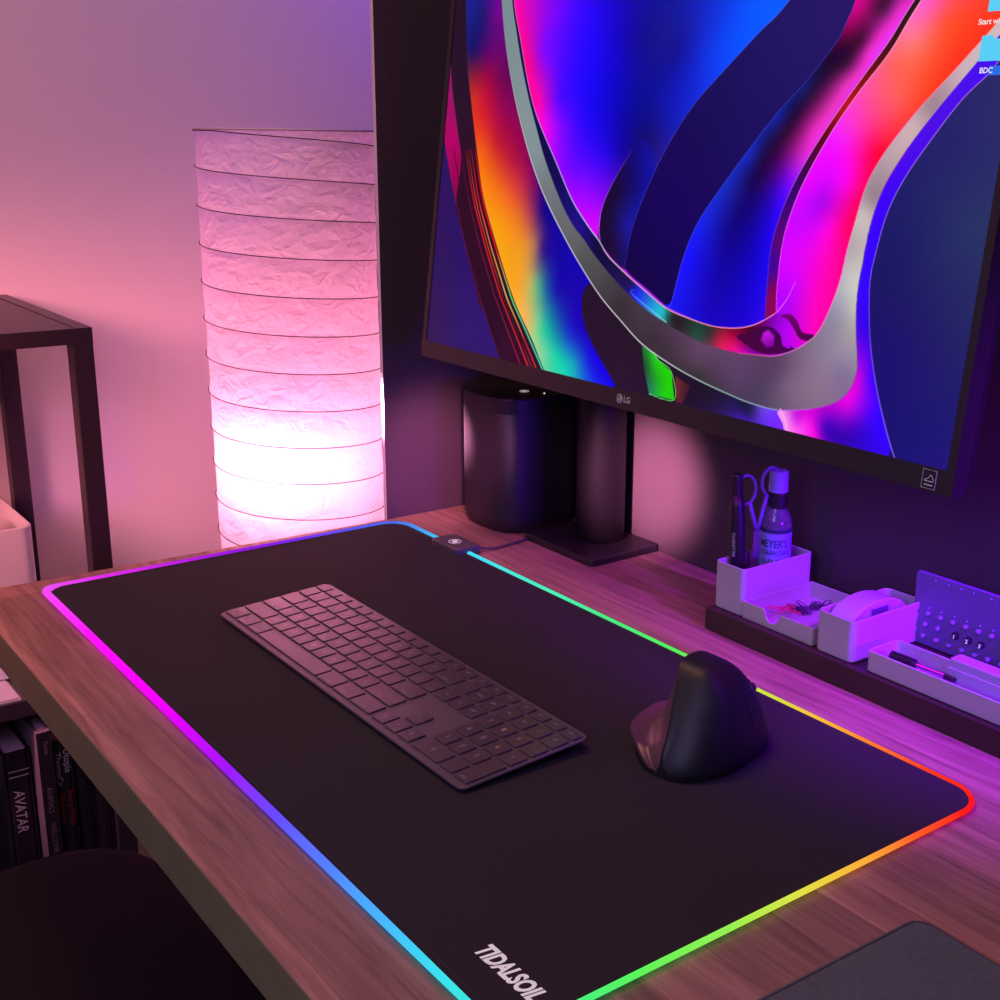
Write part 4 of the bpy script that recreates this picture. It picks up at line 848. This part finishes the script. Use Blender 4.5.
# scissors behind the marker
sc_ = thing('scissors', 'scissors with translucent purple handles standing behind the marker', 'scissors', (.4760, .5270, tz+.0025), 1.2)
SCM = mat('handle_plastic', (.16, .09, .35), .3)
for s in (-1, 1):
    bm = bmesh.new()
    cx, cz = s*.0125, .107+(.006 if s > 0 else 0)
    tube(bm, [(cx+.0095*math.cos(2*PI*k/24), 0, cz+.0140*math.sin(2*PI*k/24)) for k in range(24)], .0016, 6, closed=True)
    tube(bm, [(cx-s*.004, 0, cz-.0125), (s*.003, 0, .075), (0, 0, .066)], .0022, 6)
    obj('handle', bm, SCM, sc_, smooth=True)
    bm = bmesh.new(); prism(bm, [(-.003, -.0006+s*.0007), (.003, -.0006+s*.0007), (.003, .0004+s*.0007), (-.003, .0004+s*.0007)], .002, .068); obj('blade', bm, CHROME, sc_)

# spray bottle
sb = thing('spray_bottle', 'small clear spray bottle with blue label standing in the tall white pen box', 'bottle', (.4840, .5450, tz+.0022))
bm = bmesh.new(); lathe(bm, [(.0135,0),(.0148,.002),(.0148,.071),(.0140,.078),(.0110,.085),(.0085,.089),(.0085,.0905)], 32); obj('bottle_body', bm, GLASSM, sb, smooth=True)
bm = bmesh.new(); lathe(bm, [(.0088,.0892),(.0095,.090),(.0095,.1025),(.0085,.104)], 28); obj('pump_collar', bm, BLACKP, sb)
bm = bmesh.new(); lathe(bm, [(.0092,.1042),(.0094,.105),(.0088,.1235),(.0078,.1245)], 28); obj('cap', bm, mat('cap_plastic', (.30,.25,.62), .3), sb)
bm = bmesh.new(); lathe(bm, [(.0150,.020),(.0151,.0205),(.0151,.0655),(.0150,.066)], 40, cap=False); obj('bottle_label', bm, mat('blue_label', (.24,.27,.62), .5), sb)
bm = bmesh.new()
def wrapr(R_, a0, zc):
    def f(q): a = a0+q.x/R_; return Vector((R_*math.cos(a), R_*math.sin(a), zc+q.y))
    return f
AV = math.atan2(-.87, .78)
DKB = mat('label_print', (.02,.015,.09), .6)
text_bm(bm, "MEYER'S", .0105, None, fn=wrapr(.01525, AV-.12, .0560), bold=.01, sx=.75)
text_bm(bm, 'CLEAN DAY', .0062, None, fn=wrapr(.01525, AV, .0475), sx=.85, bold=.01)
for k in range(7): text_bm(bm, 'o', .009, None, fn=wrapr(.01525, AV-.75+k*.25, .040-(k % 2)*.003))
obj('label_print', bm, DKB, sb)
bm = bmesh.new(); lathe(bm, [(.0152,.0675),(.0153,.068),(.0153,.0695),(.0152,.070)], 40, cap=False); obj('label_band', bm, DKB, sb)

# tape dispenser in the deep box
td = thing('tape_dispenser', 'rounded white tape dispenser with a small grey window inside the deep box', 'tape dispenser', (.6125, .528, tz+.0022), 0)
n = 24; P_ = []
for k in range(n+1):
    a = PI*k/n; P_.append((-.040*math.cos(a), .016+.0265*math.sin(a)**.8))
P_ = [(-.040, 0)]+P_[:]+[(.040, 0)]
bm = bmesh.new(); loft(bm, [[(x, y*1.0, z) for y, z in P_] for x in (-.013, -.0115, .0115, .013)])
obj('dispenser_body', bm, WHITE, td, bev=.003, seg=3)
bm = bmesh.new(); box(bm, .0131, .0138, -.014, .010, .0300, .0375); obj('window_frame', bm, mat('lilac', (.40,.33,.6), .5), td)
bm = bmesh.new(); box(bm, .0138, .0141, -.0128, .0088, .0312, .0363); obj('window', bm, mat('grey_window', (.10,.08,.16), .4), td)

# craft knife / pen in the long tray
kn = thing('clicker_pen', 'black and silver pen lying in the left end of the long tray', 'pen', (.674, .501, tz+.0125), .02)
bm = bmesh.new(); tube(bm, [(-.012,0,0),(.010,0,0)], [.0045,.0045], 12); tube(bm, [(.010,0,0),(.013,0,0)], [.0045,.003], 12); obj('grip', bm, BLACKP, kn, smooth=False)
bm = bmesh.new(); tube(bm, [(.013,0,0),(.040,0,0)], .0022, 10); obj('barrel', bm, CHROME, kn)
bm = bmesh.new(); tube(bm, [(.040,0,0),(.050,0,0)], [.0026,.0018], 10); obj('tip', bm, BLACKP, kn)
cs = thing('plastic_case', 'small white plastic case standing in the right part of the long tray', 'case', (.748, .5125, tz+.0022))
bm = bmesh.new(); soft_slab(bm, rrect(-.034, .034, -.007, .0078, .002), 0, .0255, .0012); obj('case_body', bm, WHITE, cs)
bm = bmesh.new(); box(bm, -.034, .034, -.0085, -.0071, .008, .018); obj('case_lid_edge', bm, WHITE, cs, bev=.0004)

# pegged calendar panel
pc = thing('peg_calendar', 'purple-lit flat panel with rows of round pegs leaning upright behind the long tray', 'desk calendar', (.630, .568, tz))
PANM = mat('calendar_panel', (.20, .13, .36), .45, noise=(20, .05))
bm = bmesh.new(); soft_slab(bm, [(x, z) for x, z in rrect(0, .185, 0, .0650, .002, 3)], 0, .004, .0006)
for v in bm.verts: v.co = Vector((v.co.x, .004-v.co.z, v.co.y))
LEAN = math.radians(-2)
pn = obj('panel', bm, PANM, pc)
bm0 = bmesh.new(); sphere(bm0, (0, 0, 0), .0027, 12)
peg0 = None
def peg(x, z, r=1.0):
    global peg0
    if peg0 is None: o = obj('peg', bm0, mat('peg_plastic', (.24,.22,.32), .25), pc, smooth=True); peg0 = o
    else: o = peg0.copy(); C.objects.link(o)
    o.location = (x-.630, -.0012, z-tz); o.scale = (r, r, r)
for k in range(12):
    peg(.6333+.01275*k, .0519)
    if k not in (3, 4, 5, 6): peg(.6312+.0130*k, .0414)
    peg(.6304+.0130*k, .0307)
for k in range(12): peg(.6470+.0128*k, .0573, .42)
for x in (.6508, .6640, .6765, .6890, .7060): peg(x, .0835, .4)
for i, x in enumerate((.6757, .6885, .7012)):
    bm = bmesh.new(); sphere(bm, (0, 0, 0), .0032, 14)
    b_ = obj('number_ball', bm, BLACKP, pc, (x-.630, -.0018, .0415-tz), smooth=True); b_['label'] = 'black ball with white number'
    bm = bmesh.new(); text_bm(bm, str(i+1), .0046, Matrix.Translation((.0010, -.0034, 0)) @ Matrix.Rotation(PI/2, 4, 'X') @ Matrix.Rotation(.35, 4, 'Y'), bold=.03); obj('digit', bm, WLOGO, b_)
pl_ = thing('pink_pencil', 'pale pink pencil tip poking out behind the left edge of the peg calendar', 'pencil', (.640, .580, .0735))
bm = bmesh.new(); tube(bm, [(-.0165,0,0),(-.0125,0,0)], [.0010,.0016], 8); obj('tip', bm, mat('pink_tip_glow', (.9,.5,.5), .5, emit=(1,.5,.5), estr=.3), pl_)  # pencil tip brightened by a slight glow of its own
bm = bmesh.new(); tube(bm, [(-.0125,0,0),(.10,0,0)], .0018, 8); obj('shaft', bm, mat('pink_shaft', (.5,.25,.35), .5), pl_)

# ------------------------------------------------------------------ lights
def area(name, loc, target, size, energy, col, sy=None, spread=None):
    l = bpy.data.lights.new(name, 'AREA'); l.energy = energy; l.color = col; l.size = size
    if sy: l.shape = 'RECTANGLE'; l.size_y = sy
    if spread: l.spread = math.radians(spread)
    o = bpy.data.objects.new(name, l); C.objects.link(o); o.location = loc
    o.rotation_euler = (Vector(target)-Vector(loc)).to_track_quat('-Z', 'Y').to_euler()
    return o
def point(name, loc, energy, col, r=.03):
    l = bpy.data.lights.new(name, 'POINT'); l.energy = energy; l.color = col; l.shadow_soft_size = r
    o = bpy.data.objects.new(name, l); C.objects.link(o); o.location = loc; return o
def spot(name, loc, target, energy, col, ang, blend=.8, r=.05):
    l = bpy.data.lights.new(name, 'SPOT'); l.energy = energy; l.color = col; l.spot_size = math.radians(ang); l.spot_blend = blend; l.shadow_soft_size = r
    o = bpy.data.objects.new(name, l); C.objects.link(o); o.location = loc
    o.rotation_euler = (Vector(target)-Vector(loc)).to_track_quat('-Z', 'Y').to_euler(); return o
point('lamp_bulb_light', (-.208, .360, .038), 1.9, (1, .31, .47), .02)
point('lamp_shade_fill', (-.25, .408, .22), .40, (1, .22, .36), .03)  # second source added inside the shade to lift its upper part
area('pink_wall_fill', (.12, -.50, .60), (-.48, .30, -.05), .4, 1.2, (1, .22, .30), spread=110)  # added fill with no fixture, brightens the left wall
spot('pink_low_wall_fill', (.10, -.50, .40), (-.48, .16, -.02), 75, (1, .25, .24), 44, 1.0, .15)  # added unseen source, brightens the lower left wall
area('overhead_fill', (.15, .05, 1.6), (.25, .15, 0), .6, 9.5, (1, .52, .24))  # added overhead fill for desk and mat, no ceiling fixture
spot('pink_back_wall_fill', (.64, -.20, .30), (.250, .596, .075), 285, (1, .35, .60), 11.5, 1.0, .02)  # added narrow beam for the pink patch beside the pole
spot('pink_corner_fill', (.36, .30, .20), (-.02, .47, .06), 15, (1, .27, .62), 30, 1.0, .02)  # added beam that tints the return wall pink, no real lamp
spot('pink_speaker_edge_fill', (-.10, .25, .20), (.018, .500, .10), 150, (1, .38, .60), 15, 1.0, .02)  # added beam for the pink left edge of the speaker
area('magenta_desk_fill', (.42, .47, .19), (.42, .44, .0), .6, .14, (.8, .0, 1), .02, spread=110)  # added unseen strip that tints the desk behind the mat
spot('pink_shelf_fill', (.0, -.45, .35), (-.13, .0, -.18), 26, (1, .42, .62), 22, 1.0, .02)  # added beam that turns books, papers and bin pink
area('violet_alcove_fill', (-.1, .9, .95), (-.48, .75, .8), .2, 2.35, (.19, .02, 1))  # added unseen source for the purple tone on the wall beside the lamp
area('room_fill_light', (1.2, -1.2, .9), (.6, .5, 0), .8, 10.5, (.54, .46, 1))
area('violet_side_light', (1.15, .51, .17), (.60, .53, .03), .2, .46, (.10, .0, 1), .08, spread=40)
area('violet_top_light', (.90, .50, .45), (.70, .52, 0), .25, .3, (.15, .0, 1), .08, spread=60)
spot('violet_wall_spot', (1.3, .50, .75), (1.0, .596, .35), 85, (.35, 0, 1), 50, 1.0, .02)

w = bpy.data.worlds.new('world'); scn.world = w; w.use_nodes = True
bg = w.node_tree.nodes['Background']; bg.inputs[0].default_value = (.5, .3, .5, 1); bg.inputs[1].default_value = .03

# ------------------------------------------------------------------ camera
cam = bpy.data.cameras.new('camera'); co = bpy.data.objects.new('camera', cam); C.objects.link(co)
r = Vector((.60887887, .79315812, .012912)); f = Vector((-.76225255, .58950538, -.26730965)); u = Vector((-.21963051, .152917, .96352417))
M = Matrix(((r.x, u.x, -f.x, 1.2696), (r.y, u.y, -f.y, -.3042), (r.z, u.z, -f.z, .4444), (0, 0, 0, 1)))
co.matrix_world = M
cam.sensor_width = 36; cam.sensor_fit = 'HORIZONTAL'; cam.lens = 36*1262.75/1000
cam.shift_x = -.0744; cam.shift_y = -.0108; cam.clip_start = .02
scn.camera = co
scn.view_settings.view_transform = 'Standard'; scn.view_settings.look = 'None'; scn.view_settings.exposure = 0; scn.view_settings.gamma = 1
